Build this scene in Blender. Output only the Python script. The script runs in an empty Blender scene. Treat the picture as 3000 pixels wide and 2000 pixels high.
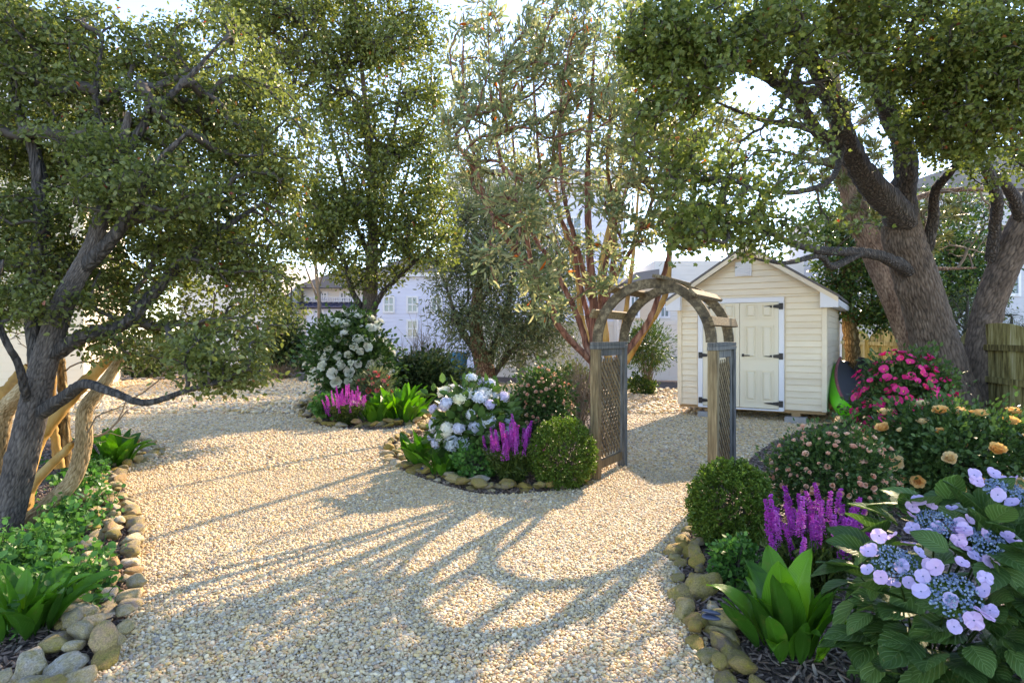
import bpy, math, random
import numpy as np
from mathutils import Vector, Matrix, Euler

# ------------------------------------------------------------------ camera, sky, sun
FPX, HZ, CAMZ = 1833.0, 985.0, 1.5
SC = bpy.context.scene
COL = SC.collection
cam = bpy.data.objects.new('camera', bpy.data.cameras.new('camera'))
COL.objects.link(cam)
cam.location = (0, 0, CAMZ)
cam.rotation_euler = (math.radians(90), 0, 0)
cam.data.sensor_width = 36
cam.data.lens = FPX / 3000 * 36
cam.data.shift_y = (HZ - 1000) / 3000
cam.data.clip_end = 2000
SC.camera = cam

SUN_AZ, SUN_EL = math.radians(29.6), math.radians(29.5)
world = bpy.data.worlds.new('World')
SC.world = world
world.use_nodes = True
wn = world.node_tree
bgn = wn.nodes['Background']
sky = wn.nodes.new('ShaderNodeTexSky')
sky.sky_type = 'NISHITA'
sky.sun_disc = False
sky.sun_elevation = SUN_EL
sky.sun_rotation = SUN_AZ
sky.air_density = 0.9
sky.dust_density = 0.0
sky.ozone_density = 5.5
sky.altitude = 1000
wn.links.new(sky.outputs['Color'], bgn.inputs['Color'])
bgn.inputs['Strength'].default_value = 0.15

sun = bpy.data.objects.new('sun', bpy.data.lights.new('sun', 'SUN'))
COL.objects.link(sun)
sun.data.energy = 2.25
sun.data.angle = math.radians(0.6)
sun.data.color = (1.0, 0.96, 0.88)
sdir = Vector((math.sin(SUN_AZ) * math.cos(SUN_EL), math.cos(SUN_AZ) * math.cos(SUN_EL), math.sin(SUN_EL)))
sun.rotation_euler = sdir.to_track_quat('Z', 'Y').to_euler()
sun.location = (0, 0, 12)

SC.view_settings.view_transform = 'Standard'
SC.view_settings.look = 'None'
SC.view_settings.exposure = 2.42
SC.view_settings.use_white_balance = True
SC.view_settings.white_balance_temperature = 9600
SC.view_settings.white_balance_tint = 18
SC.view_settings.gamma = 1.0
SC.render.engine = 'CYCLES'
SC.cycles.max_bounces = 8
SC.cycles.diffuse_bounces = 5
SC.cycles.glossy_bounces = 3
SC.cycles.transmission_bounces = 4
SC.cycles.transparent_max_bounces = 4
SC.cycles.use_denoising = True

# ------------------------------------------------------------------ helpers
rng = np.random.default_rng(7)
random.seed(7)
A = np.array


def P(px, py, Y):
    return A([(px - 1500) / FPX * Y, Y, CAMZ - (py - HZ) / FPX * Y])


def G(px, py):
    Y = FPX * CAMZ / (py - HZ)
    return A([(px - 1500) / FPX * Y, Y, 0.0])


def unit(v):
    v = np.asarray(v, float)
    n = np.linalg.norm(v, axis=-1, keepdims=True)
    return v / np.maximum(n, 1e-9)


def np_mesh(name, V, polys, mats=(), rnd=None, uv=None, smooth=False, mi=None):
    V = np.asarray(V, np.float32).reshape(-1, 3)
    me = bpy.data.meshes.new(name)
    polys = [np.asarray(p, np.int32) for p in polys if len(p)]
    tot = np.concatenate([np.full(len(p), p.shape[1], np.int32) for p in polys])
    loops = np.concatenate([p.ravel() for p in polys])
    start = np.concatenate([[0], np.cumsum(tot)[:-1]]).astype(np.int32)
    me.vertices.add(len(V))
    me.vertices.foreach_set('co', V.ravel())
    me.loops.add(len(loops))
    me.loops.foreach_set('vertex_index', loops)
    me.polygons.add(len(tot))
    me.polygons.foreach_set('loop_start', start)
    if smooth:
        me.polygons.foreach_set('use_smooth', np.ones(len(tot), bool))
    if mi is not None:
        me.polygons.foreach_set('material_index', np.asarray(mi, np.int32))
    me.update(calc_edges=True)
    if rnd is not None:
        at = me.attributes.new('rnd', 'FLOAT', 'POINT')
        at.data.foreach_set('value', np.asarray(rnd, np.float32))
    if uv is not None:
        ul = me.uv_layers.new(name='UVMap')
        ul.data.foreach_set('uv', np.asarray(uv, np.float32)[loops].ravel())
    for m in (mats if isinstance(mats, (list, tuple)) else [mats]):
        me.materials.append(m)
    return me


def link(name, me, parent=None, loc=(0, 0, 0), rot=(0, 0, 0), scl=(1, 1, 1)):
    o = bpy.data.objects.new(name, me)
    COL.objects.link(o)
    if parent is not None:
        o.parent = parent
    o.location = loc
    o.rotation_euler = rot
    o.scale = scl
    return o


def tag(o, label, cat, group=None):
    o['label'] = label
    o['category'] = cat
    if group:
        o['group'] = group
    return o


def thing(name, label, cat, loc, rz=0.0, group=None):
    o = link(name, None, None, loc, (0, 0, rz))
    o.empty_display_size = 0.1
    return tag(o, label, cat, group)


def struct(o):
    o['kind'] = 'structure'
    return o


def stuff(o):
    o['kind'] = 'stuff'
    return o


class MB:
    """collects boxes and prisms; build() links them as one mesh object"""
    def __init__(s):
        s.v, s.f = [], []

    def box(s, x0, x1, y0, y1, z0, z1, M=None):
        b = len(s.v)
        for z in (z0, z1):
            for (x, y) in ((x0, y0), (x1, y0), (x1, y1), (x0, y1)):
                p = Vector((x, y, z))
                s.v.append(tuple(M @ p if M else p))
        for q in ((3, 2, 1, 0), (4, 5, 6, 7), (0, 1, 5, 4), (1, 2, 6, 5), (2, 3, 7, 6), (3, 0, 4, 7)):
            s.f.append([b + i for i in q])
        return s

    def prism(s, pts, y0, y1):
        """polygon in x,z extruded along y"""
        b, n = len(s.v), len(pts)
        for y in (y0, y1):
            for (x, z) in pts:
                s.v.append((x, y, z))
        s.f.append([b + i for i in range(n)])
        s.f.append([b + n + i for i in reversed(range(n))])
        for i in range(n):
            j = (i + 1) % n
            s.f.append([b + j, b + i, b + n + i, b + n + j])
        return s

    def build(s, name, mat, parent=None, loc=(0, 0, 0), rot=(0, 0, 0), bevel=0.0, smooth=False):
        me = bpy.data.meshes.new(name)
        me.from_pydata(s.v, [], s.f)
        me.update()
        me.materials.append(mat)
        o = link(name, me, parent, loc, rot)
        if bevel:
            m = o.modifiers.new('bevel', 'BEVEL')
            m.width = bevel
            m.segments = 2
            m.limit_method = 'ANGLE'
        if smooth:
            me.polygons.foreach_set('use_smooth', np.ones(len(me.polygons), bool))
        return o


def box(name, mat, parent, x0, x1, y0, y1, z0, z1, bevel=0.0, M=None):
    return MB().box(x0, x1, y0, y1, z0, z1, M).build(name, mat, parent, bevel=bevel)


# ------------------------------------------------------------------ materials
def ramp(nt, cols):
    r = nt.nodes.new('ShaderNodeValToRGB')
    el = r.color_ramp.elements
    n = len(cols)
    while len(el) < n:
        el.new(0.5)
    for i, c in enumerate(cols):
        if len(c) == 4:
            el[i].position = c[3]
        else:
            el[i].position = i / max(1, n - 1)
    for i, c in enumerate(cols):
        el[i].color = (c[0], c[1], c[2], 1)
    return r


def newmat(name):
    m = bpy.data.materials.new(name)
    m.use_nodes = True
    nt = m.node_tree
    return m, nt, nt.nodes['Principled BSDF'], nt.links


def coords(nt, kind='Object', scale=(1, 1, 1)):
    tc = nt.nodes.new('ShaderNodeTexCoord')
    mp = nt.nodes.new('ShaderNodeMapping')
    mp.inputs['Scale'].default_value = scale
    nt.links.new(tc.outputs[kind], mp.inputs['Vector'])
    return mp.outputs['Vector']


def noise(nt, vec, scale, detail=5, rough=0.6):
    n = nt.nodes.new('ShaderNodeTexNoise')
    n.inputs['Scale'].default_value = scale
    n.inputs['Detail'].default_value = detail
    n.inputs['Roughness'].default_value = rough
    nt.links.new(vec, n.inputs['Vector'])
    return n.outputs['Fac']


def bump(nt, fac, strength, dist, bsdf, normal=None):
    b = nt.nodes.new('ShaderNodeBump')
    b.inputs['Strength'].default_value = strength
    b.inputs['Distance'].default_value = dist
    nt.links.new(fac, b.inputs['Height'])
    if normal is not None:
        nt.links.new(normal, b.inputs['Normal'])
    if bsdf is not None:
        nt.links.new(b.outputs['Normal'], bsdf.inputs['Normal'])
    return b.outputs['Normal']


def noisemat(name, cols, scale=4, stretch=(1, 1, 1), rough=0.7, bstr=0.4, bdist=0.01, bscale=None, detail=6, kind='Object', rand=0.0):
    m, nt, bs, L = newmat(name)
    v = coords(nt, kind, stretch)
    f = noise(nt, v, scale, detail)
    if rand:
        oi = nt.nodes.new('ShaderNodeObjectInfo')
        ad = nt.nodes.new('ShaderNodeMath')
        ad.operation = 'MULTIPLY_ADD'
        L.new(oi.outputs['Random'], ad.inputs[0])
        ad.inputs[1].default_value = rand
        L.new(f, ad.inputs[2])
        sb = nt.nodes.new('ShaderNodeMath')
        sb.operation = 'SUBTRACT'
        L.new(ad.outputs[0], sb.inputs[0])
        sb.inputs[1].default_value = rand / 2
        f = sb.outputs[0]
    r = ramp(nt, cols)
    L.new(f, r.inputs['Fac'])
    L.new(r.outputs['Color'], bs.inputs['Base Color'])
    bs.inputs['Roughness'].default_value = rough
    if bstr:
        f2 = noise(nt, v, bscale or scale * 3, 6)
        bump(nt, f2, bstr, bdist, bs)
    return m


def barkmat(name, cols, scale=7.0, stretch=(1, 1, .22), depth=.02, strength=.9):
    m, nt, bs, L = newmat(name)
    v = coords(nt, 'Object', stretch)
    n0 = nt.nodes.new('ShaderNodeTexNoise')
    n0.inputs['Scale'].default_value = 3
    L.new(v, n0.inputs['Vector'])
    mx = nt.nodes.new('ShaderNodeMix')
    mx.data_type = 'VECTOR'
    mx.inputs['Factor'].default_value = .12
    L.new(v, mx.inputs[4])
    L.new(n0.outputs['Color'], mx.inputs[5])
    vo = nt.nodes.new('ShaderNodeTexVoronoi')
    vo.feature = 'DISTANCE_TO_EDGE'
    vo.inputs['Scale'].default_value = scale
    L.new(mx.outputs[1], vo.inputs['Vector'])
    f = noise(nt, v, scale * 2.2, 8, .7)
    mr = nt.nodes.new('ShaderNodeMapRange')
    mr.inputs['From Max'].default_value = .35
    L.new(vo.outputs['Distance'], mr.inputs['Value'])
    ad = nt.nodes.new('ShaderNodeMath')
    ad.operation = 'ADD'
    L.new(mr.outputs[0], ad.inputs[0])
    L.new(f, ad.inputs[1])
    r = ramp(nt, cols)
    mu = nt.nodes.new('ShaderNodeMath')
    mu.operation = 'MULTIPLY_ADD'
    L.new(mr.outputs[0], mu.inputs[0])
    mu.inputs[1].default_value = .28
    sb = nt.nodes.new('ShaderNodeMath')
    sb.operation = 'SUBTRACT'
    L.new(f, sb.inputs[0])
    sb.inputs[1].default_value = .14
    L.new(sb.outputs[0], mu.inputs[2])
    L.new(mu.outputs[0], r.inputs['Fac'])
    L.new(r.outputs['Color'], bs.inputs['Base Color'])
    bs.inputs['Roughness'].default_value = .9
    bump(nt, ad.outputs[0], strength, depth, bs)
    return m


def leafmat(name, cols, trans=0.35, rough=0.5, veins=None, src='rnd', tcol=None, spec=.3, vary=0.0):
    """leaf colour from the per-leaf attribute (or per object), with light passing through"""
    m, nt, bs, L = newmat(name)
    if src == 'rnd':
        at = nt.nodes.new('ShaderNodeAttribute')
        at.attribute_name = 'rnd'
        f = at.outputs['Fac']
    else:
        f = nt.nodes.new('ShaderNodeObjectInfo').outputs['Random']
    r = ramp(nt, cols)
    if src == 'rnd' and vary:
        oi = nt.nodes.new('ShaderNodeObjectInfo')
        ma = nt.nodes.new('ShaderNodeMath')
        ma.operation = 'MULTIPLY_ADD'
        L.new(oi.outputs['Random'], ma.inputs[0])
        ma.inputs[1].default_value = vary
        mb_ = nt.nodes.new('ShaderNodeMath')
        mb_.operation = 'MULTIPLY_ADD'
        L.new(f, mb_.inputs[0])
        mb_.inputs[1].default_value = 1 - vary
        mb_.inputs[2].default_value = 0
        L.new(mb_.outputs[0], ma.inputs[2])
        f = ma.outputs[0]
    L.new(f, r.inputs['Fac'])
    col = r.outputs['Color']
    if veins:
        tc = nt.nodes.new('ShaderNodeTexCoord')
        sp = nt.nodes.new('ShaderNodeSeparateXYZ')
        L.new(tc.outputs['UV'], sp.inputs[0])

        def mth(op, a, b=None, c=None):
            n = nt.nodes.new('ShaderNodeMath')
            n.operation = op
            for i, x in enumerate((a, b, c)):
                if x is None:
                    continue
                if isinstance(x, (int, float)):
                    n.inputs[i].default_value = x
                else:
                    L.new(x, n.inputs[i])
            return n.outputs[0]
        u = mth('ABSOLUTE', mth('SUBTRACT', sp.outputs[0], .5))
        if veins == 'pinnate':
            t = mth('MULTIPLY', mth('SUBTRACT', sp.outputs[1], mth('MULTIPLY', u, .75)), 8.0)
            w = mth('PINGPONG', t, .5)
        else:
            w = mth('PINGPONG', mth('MULTIPLY', u, 22.0), .5)
        side = mth('SMOOTH_MIN', mth('MULTIPLY', w, 5.0), 1.0, .2)
        mid = mth('MINIMUM', mth('MULTIPLY', u, 45.0), 1.0)
        h = mth('MULTIPLY', mth('MINIMUM', side, 1.0), mid)
        mx = nt.nodes.new('ShaderNodeMix')
        mx.data_type = 'RGBA'
        L.new(h, mx.inputs['Factor'])
        hs = nt.nodes.new('ShaderNodeHueSaturation')
        hs.inputs['Value'].default_value = 1.7 if veins == 'pinnate' else 1.35
        hs.inputs['Saturation'].default_value = .85
        L.new(col, hs.inputs['Color'])
        L.new(hs.outputs[0], mx.inputs[6])
        L.new(col, mx.inputs[7])
        col = mx.outputs[2]
        bump(nt, h, .5, .004, bs)
        ov = nt.nodes.new('ShaderNodeObjectInfo')
        va = nt.nodes.new('ShaderNodeVectorMath')
        va.operation = 'ADD'
        L.new(tc.outputs['Object'], va.inputs[0])
        L.new(ov.outputs['Location'], va.inputs[1])
        wf = noise(nt, va.outputs[0], 7, 5, .65)
        wr = ramp(nt, [(0, 0, 0, .60), (1, 1, 1, .74)])
        L.new(wf, wr.inputs['Fac'])
        wm = nt.nodes.new('ShaderNodeMath')
        wm.operation = 'MULTIPLY'
        wm.inputs[1].default_value = .55
        L.new(wr.outputs['Color'], wm.inputs[0])
        w2 = nt.nodes.new('ShaderNodeMix')
        w2.data_type = 'RGBA'
        L.new(wm.outputs[0], w2.inputs['Factor'])
        L.new(col, w2.inputs[6])
        w2.inputs[7].default_value = (.22, .19, .05, 1)
        col = w2.outputs[2]
    L.new(col, bs.inputs['Base Color'])
    bs.inputs['Roughness'].default_value = rough
    bs.inputs['Specular IOR Level'].default_value = spec
    if trans:
        tr = nt.nodes.new('ShaderNodeBsdfTranslucent')
        hs = nt.nodes.new('ShaderNodeHueSaturation')
        hs.inputs['Value'].default_value = 1.25
        hs.inputs['Saturation'].default_value = 1.1
        L.new(col, hs.inputs['Color'])
        L.new(hs.outputs[0], tr.inputs['Color'])
        ms = nt.nodes.new('ShaderNodeMixShader')
        ms.inputs[0].default_value = trans
        L.new(bs.outputs[0], ms.inputs[1])
        L.new(tr.outputs[0], ms.inputs[2])
        L.new(ms.outputs[0], nt.nodes['Material Output'].inputs['Surface'])
    return m


def sidingmat(name, cols, period, rough=.6, depth=.02):
    """far clapboard wall: horizontal courses as relief"""
    m, nt, bs, L = newmat(name)
    v = coords(nt, 'Object')
    sp = nt.nodes.new('ShaderNodeSeparateXYZ')
    L.new(v, sp.inputs[0])
    d = nt.nodes.new('ShaderNodeMath')
    d.operation = 'DIVIDE'
    L.new(sp.outputs[2], d.inputs[0])
    d.inputs[1].default_value = period
    fr = nt.nodes.new('ShaderNodeMath')
    fr.operation = 'FRACT'
    L.new(d.outputs[0], fr.inputs[0])
    f = noise(nt, v, 1.2, 4)
    r = ramp(nt, cols)
    L.new(f, r.inputs['Fac'])
    L.new(r.outputs['Color'], bs.inputs['Base Color'])
    iv = nt.nodes.new('ShaderNodeMath')
    iv.operation = 'SUBTRACT'
    iv.inputs[0].default_value = 1
    L.new(fr.outputs[0], iv.inputs[1])
    bump(nt, iv.outputs[0], .8, depth, bs)
    bs.inputs['Roughness'].default_value = rough
    return m


def pebblemat(name, cols):
    m, nt, bs, L = newmat(name)
    oi = nt.nodes.new('ShaderNodeObjectInfo')
    r = ramp(nt, cols)
    r.color_ramp.interpolation = 'LINEAR'
    L.new(oi.outputs['Random'], r.inputs['Fac'])
    v = coords(nt, 'Object')
    f = noise(nt, v, 2.5, 4)
    mr = nt.nodes.new('ShaderNodeMapRange')
    mr.inputs['To Min'].default_value = .78
    mr.inputs['To Max'].default_value = 1.2
    L.new(f, mr.inputs['Value'])
    mx = nt.nodes.new('ShaderNodeMix')
    mx.data_type = 'RGBA'
    mx.blend_type = 'MULTIPLY'
    mx.inputs['Factor'].default_value = 1
    L.new(r.outputs['Color'], mx.inputs[6])
    L.new(mr.outputs[0], mx.inputs[7])
    L.new(mx.outputs[2], bs.inputs['Base Color'])
    bs.inputs['Roughness'].default_value = .6
    return m


def stonemat(name, cols, moss):
    m, nt, bs, L = newmat(name)
    oi = nt.nodes.new('ShaderNodeObjectInfo')
    r = ramp(nt, cols)
    L.new(oi.outputs['Random'], r.inputs['Fac'])
    tc = nt.nodes.new('ShaderNodeTexCoord')
    va = nt.nodes.new('ShaderNodeVectorMath')
    va.operation = 'ADD'
    L.new(tc.outputs['Object'], va.inputs[0])
    L.new(oi.outputs['Location'], va.inputs[1])
    v = va.outputs[0]
    f = noise(nt, v, 1.6, 6)
    f2 = noise(nt, v, 9, 6, .7)
    r2 = ramp(nt, [(0, 0, 0, .42), (1, 1, 1, .68)])
    L.new(f, r2.inputs['Fac'])
    mx = nt.nodes.new('ShaderNodeMix')
    mx.data_type = 'RGBA'
    L.new(r2.outputs['Color'], mx.inputs['Factor'])
    L.new(r.outputs['Color'], mx.inputs[6])
    mx.inputs[7].default_value = (*moss, 1)
    mr = nt.nodes.new('ShaderNodeMapRange')
    mr.inputs['From Min'].default_value = .3
    mr.inputs['From Max'].default_value = .7
    mr.inputs['To Min'].default_value = .45
    mr.inputs['To Max'].default_value = 1.5
    L.new(f2, mr.inputs['Value'])
    mm = nt.nodes.new('ShaderNodeMix')
    mm.data_type = 'RGBA'
    mm.blend_type = 'MULTIPLY'
    mm.inputs['Factor'].default_value = 1
    L.new(mx.outputs[2], mm.inputs[6])
    L.new(mr.outputs[0], mm.inputs[7])
    L.new(mm.outputs[2], bs.inputs['Base Color'])
    bs.inputs['Roughness'].default_value = .75
    bump(nt, f2, .55, .08, bs)
    return m


def detailbark(name, cols):
    m, nt, bs, L = newmat(name)
    at = nt.nodes.new('ShaderNodeAttribute')
    at.attribute_name = 'rnd'
    v = coords(nt, 'Object', (1, 1, .4))
    f = noise(nt, v, 7, 6, .65)
    f2 = noise(nt, v, 90, 5, .7)
    ad = nt.nodes.new('ShaderNodeMath')
    ad.operation = 'MULTIPLY_ADD'
    L.new(f, ad.inputs[0])
    ad.inputs[1].default_value = .9
    sb = nt.nodes.new('ShaderNodeMath')
    sb.operation = 'MULTIPLY_ADD'
    L.new(at.outputs['Fac'], sb.inputs[0])
    sb.inputs[1].default_value = .55
    sb.inputs[2].default_value = -.28
    L.new(sb.outputs[0], ad.inputs[2])
    r = ramp(nt, cols)
    L.new(ad.outputs[0], r.inputs['Fac'])
    L.new(r.outputs['Color'], bs.inputs['Base Color'])
    bs.inputs['Roughness'].default_value = .9
    bump(nt, f2, .6, .004, bs)
    return m


M = {}
M['pebble'] = pebblemat('pebble', [(.68, .51, .28), (.50, .34, .16), (.76, .62, .39), (.38, .30, .21), (.80, .70, .52), (.64, .42, .15), (.72, .56, .32), (.30, .26, .22), (.78, .63, .39), (.55, .33, .19), (.70, .53, .28)])
M['trunk_grey'] = barkmat('bark_grey', [(.022, .020, .019, .3), (.075, .066, .060, .5), (.17, .15, .135, .75)], 24, (1, 1, .22), .03, 1.0)
M['furrow_grey'] = detailbark('furrow_grey', [(.022, .017, .014, .15), (.078, .059, .047, .45), (.165, .128, .102, .75), (.26, .22, .18, .95)])
M['furrow_dark'] = detailbark('furrow_dark', [(.018, .015, .014, .15), (.062, .052, .047, .45), (.14, .12, .105, .75), (.22, .20, .18, .95)])
M['furrow_brown'] = detailbark('furrow_brown', [(.045, .025, .016, .15), (.17, .10, .065, .45), (.36, .24, .16, .75), (.5, .40, .30, .95)])
M['furrow_tan'] = detailbark('furrow_tan', [(.07, .045, .02, .15), (.27, .175, .08, .45), (.48, .35, .20, .75), (.6, .5, .34, .95)])
M['bark_red'] = barkmat('bark_red', [(.08, .032, .022, .3), (.27, .115, .08, .52), (.42, .25, .18, .75)], 14, (1, 1, .15), .008, .5)
M['bark_brown'] = barkmat('bark_brown', [(.07, .035, .02, .3), (.22, .12, .07, .5), (.42, .28, .19, .72)], 16, (1, 1, .5), .03, 1.0)
M['bark_tan'] = barkmat('bark_tan', [(.09, .055, .02, .3), (.30, .19, .075, .5), (.52, .38, .20, .72)], 26, (1, 1, .3), .025, 1.0)
M['bark_gold'] = noisemat('bark_gold', [(.16, .075, .015, .3), (.42, .23, .05, .55), (.55, .38, .16, .75)], 6, (1, 1, .3), .7, .3, .006)
M['twig'] = noisemat('twig', [(.10, .075, .05), (.30, .23, .16)], 5, rough=.85, bstr=0)
M['twig_dark'] = noisemat('twig_dark', [(.03, .025, .022), (.10, .085, .075)], 5, rough=.85, bstr=0)
M['leaf_maple'] = leafmat('leaf_maple', [(.08, .105, .026, 0), (.125, .16, .042, .4), (.175, .215, .062, .8), (.24, .28, .11, .994), (.34, .05, .04, .998)], .5, .36, spec=.5)
M['leaf_maple_b'] = leafmat('leaf_maple_b', [(.08, .105, .022, 0), (.125, .165, .038, .4), (.21, .24, .07, .994), (.30, .05, .03, .998)], .45, .36, spec=.5)
M['leaf_right'] = leafmat('leaf_right', [(.08, .12, .028, 0), (.125, .175, .042, .4), (.21, .26, .08, .993), (.36, .05, .04, .998)], .45, .36, spec=.5)
M['leaf_olive'] = leafmat('leaf_olive', [(.21, .23, .10, 0), (.16, .24, .12, .35), (.33, .34, .18, .7), (.44, .43, .22, .985), (.6, .13, .03, .994)], .5, .36, spec=.5)
M['leaf_grey'] = leafmat('leaf_grey', [(.08, .12, .055), (.125, .17, .08), (.20, .22, .10)], .25, .45)
M['leaf_holly'] = leafmat('leaf_holly', [(.03, .075, .02), (.065, .14, .035), (.17, .22, .045)], .25, .28)
M['leaf_dark'] = leafmat('leaf_dark', [(.03, .055, .02), (.055, .10, .03), (.13, .155, .065)], .2, .3)
M['leaf_box'] = leafmat('leaf_box', [(.05, .105, .015), (.085, .16, .024), (.14, .23, .04)], .3, .45)
M['leaf_rose'] = leafmat('leaf_rose', [(.03, .075, .02), (.05, .115, .03), (.09, .165, .045)], .25, .4)
M['leaf_fresh'] = leafmat('leaf_fresh', [(.035, .13, .03), (.06, .20, .04), (.12, .30, .07)], .35, .4)
M['leaf_spike'] = leafmat('leaf_spike', [(.03, .06, .012), (.06, .10, .02), (.09, .14, .03)], .3, .45)
M['leaf_hosta'] = leafmat('leaf_hosta', [(.02, .10, .010), (.045, .19, .014), (.11, .34, .02)], .35, .32, veins='parallel', src='obj')
M['leaf_hydrangea'] = leafmat('leaf_hydrangea', [(.035, .090, .018), (.052, .125, .026), (.08, .165, .036)], .25, .5, veins='pinnate', src='obj')
M['leaf_hydr'] = leafmat('leaf_hydr', [(.04, .10, .025), (.065, .145, .035), (.10, .19, .05)], .25, .4)
M['needle'] = leafmat('needle', [(.10, .12, .03), (.16, .18, .06), (.26, .25, .12)], .2, .5)
M['petal_white'] = leafmat('petal_white', [(.80, .82, .72), (.86, .86, .80)], .3, .5, src='obj')
M['petal_peach'] = leafmat('petal_peach', [(.80, .50, .36), (.86, .62, .48), (.80, .42, .30)], .3, .5, src='obj')
M['petal_yellow'] = leafmat('petal_yellow', [(.86, .50, .16), (.88, .60, .28), (.85, .72, .46)], .3, .5, src='obj')
M['petal_pink'] = leafmat('petal_pink', [(.82, .025, .20), (.86, .06, .30), (.78, .02, .14)], .3, .5, src='obj')
M['petal_coral'] = leafmat('petal_coral', [(.72, .14, .12), (.80, .26, .24), (.70, .12, .10)], .3, .5, src='obj')
M['petal_purple'] = leafmat('petal_purple', [(.36, .05, .36), (.54, .07, .47), (.64, .12, .58), (.70, .26, .64)], .3, .5, vary=.55)
M['petal_lilac'] = leafmat('petal_lilac', [(.50, .42, .66), (.60, .50, .72), (.68, .47, .68), (.54, .49, .72)], .3, .5, src='obj')
M['petal_hydr'] = leafmat('petal_hydr', [(.62, .60, .80), (.66, .76, .84), (.80, .80, .82), (.80, .82, .62)], .3, .5, src='obj')
M['bud_blue'] = leafmat('bud_blue', [(.08, .14, .26), (.16, .26, .40), (.30, .40, .50)], .1, .5)
M['pollen'] = noisemat('pollen', [(.75, .45, .03), (.85, .6, .08)], 20, bstr=0)
M['stone_pale'] = stonemat('stone_pale', [(.28, .21, .13), (.48, .39, .26), (.58, .51, .40), (.24, .22, .21), (.46, .24, .11), (.54, .44, .27), (.20, .18, .17), (.50, .36, .14), (.62, .57, .48), (.34, .27, .17)], (.42, .31, .09))
M['stone_gold'] = stonemat('stone_gold', [(.36, .24, .06), (.26, .17, .06), (.42, .33, .16), (.18, .13, .09), (.42, .26, .05), (.30, .24, .12)], (.30, .24, .035))
M['stone_blue'] = noisemat('stone_blue', [(.02, .06, .22), (.04, .12, .35)], 3, rough=.35, bstr=.1)
M['stone_dark'] = noisemat('stone_dark', [(.06, .06, .065), (.16, .16, .16)], 3, rough=.7)
M['shell'] = noisemat('shell', [(.015, .02, .035), (.05, .07, .12), (.22, .25, .30)], 3, (1, 4, 1), rough=.3, bstr=.1)
M['vinyl_cream'] = noisemat('vinyl_cream', [(.74, .62, .45, .3), (.81, .69, .51, .5), (.86, .74, .55, .7)], 1.5, (1, 1, 4), rand=.3, rough=.55, bstr=.12, bdist=.002, bscale=60)
M['door_cream'] = noisemat('door_cream', [(.75, .67, .51), (.79, .71, .55)], 1.2, rough=.45, bstr=.05, bdist=.001, bscale=80)
M['trim_white'] = noisemat('trim_white', [(.70, .72, .76), (.80, .81, .83)], 2, rough=.5, bstr=0)
M['black_iron'] = noisemat('black_iron', [(.012, .012, .013), (.03, .03, .032)], 20, rough=.45, bstr=.1)
M['shingle'] = noisemat('shingle', [(.10, .09, .085), (.20, .18, .165)], 18, rough=.9, bstr=.5)
M['raw_wood'] = noisemat('raw_wood', [(.28, .16, .07), (.46, .29, .14)], 5, (1, 8, 8), rough=.75, bstr=.3)
M['concrete'] = noisemat('concrete', [(.26, .26, .26), (.40, .40, .39)], 12, rough=.9)
M['wood_tan'] = noisemat('wood_tan', [(.05, .038, .02, .3), (.165, .12, .06, .5), (.32, .25, .14, .74)], 5, (9, 9, .7), rough=.85, bstr=.5, bdist=.004, rand=.15)
M['wood_grey'] = noisemat('wood_grey', [(.035, .04, .042, .3), (.12, .13, .125, .52), (.26, .26, .23, .75)], 5, (9, 9, .7), rough=.85, bstr=.5, bdist=.004, rand=.12)
M['wood_arch'] = noisemat('wood_arch', [(.035, .027, .016, .32), (.10, .078, .046, .52), (.30, .25, .155, .76)], 9, (2.5, 2.5, 2.5), rough=.85, bstr=.5, bdist=.004, rand=.12)
M['wood_fence'] = noisemat('wood_fence', [(.09, .07, .02, .30), (.30, .26, .09, .46), (.46, .42, .19, .6), (.58, .54, .34, .78)], 3.5, (6, 6, .8), rough=.9, bstr=.5, bdist=.006, rand=.25)
M['green_plastic'] = noisemat('green_plastic', [(.04, .55, .01), (.06, .66, .02)], 2, rough=.3, bstr=.05)
M['black_plastic'] = noisemat('black_plastic', [(.012, .013, .016), (.03, .033, .04)], 3, rough=.4, bstr=.05)
M['blue_plastic'] = noisemat('blue_plastic', [(.02, .25, .55), (.05, .38, .70)], 2, rough=.4, bstr=.05)
M['rope_red'] = noisemat('rope_red', [(.10, .02, .02), (.30, .08, .08), (.5, .4, .36)], 30, rough=.8)
M['vinyl_white'] = noisemat('vinyl_white', [(.72, .70, .68), (.80, .79, .78)], .8, rough=.5, bstr=0)
M['lavender'] = sidingmat('lavender_siding', [(.60, .64, .78), (.68, .71, .84)], .2)
M['pale_siding'] = sidingmat('pale_siding', [(.70, .66, .60), (.78, .74, .68)], .2)
M['tan_siding'] = sidingmat('tan_siding', [(.60, .48, .35), (.68, .55, .42)], .2)
M['grey_siding'] = sidingmat('grey_siding', [(.46, .47, .50), (.56, .57, .60)], .2)
M['cream_siding'] = sidingmat('cream_siding', [(.70, .60, .44), (.78, .68, .52)], .18)
M['glass'] = noisemat('window_glass', [(.10, .16, .19), (.25, .34, .36)], .6, rough=.08, bstr=0)
M['navy_metal'] = noisemat('navy_metal', [(.03, .04, .10), (.06, .07, .15)], 2, rough=.35, bstr=0)
M['roof_far'] = noisemat('roof_far', [(.14, .14, .15), (.24, .23, .23)], 10, rough=.9)
M['soil'] = noisemat('soil', [(.10, .075, .06), (.17, .13, .10), (.24, .20, .16)], 3, rough=.95, bstr=.6, bdist=.02, bscale=25)
M['mulch'] = noisemat('mulch', [(.035, .026, .022, .3), (.11, .075, .06, .5), (.25, .18, .14, .7)], 22, (1, 2.2, 1), rough=.95, bstr=1, bdist=.02, bscale=45)
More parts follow.
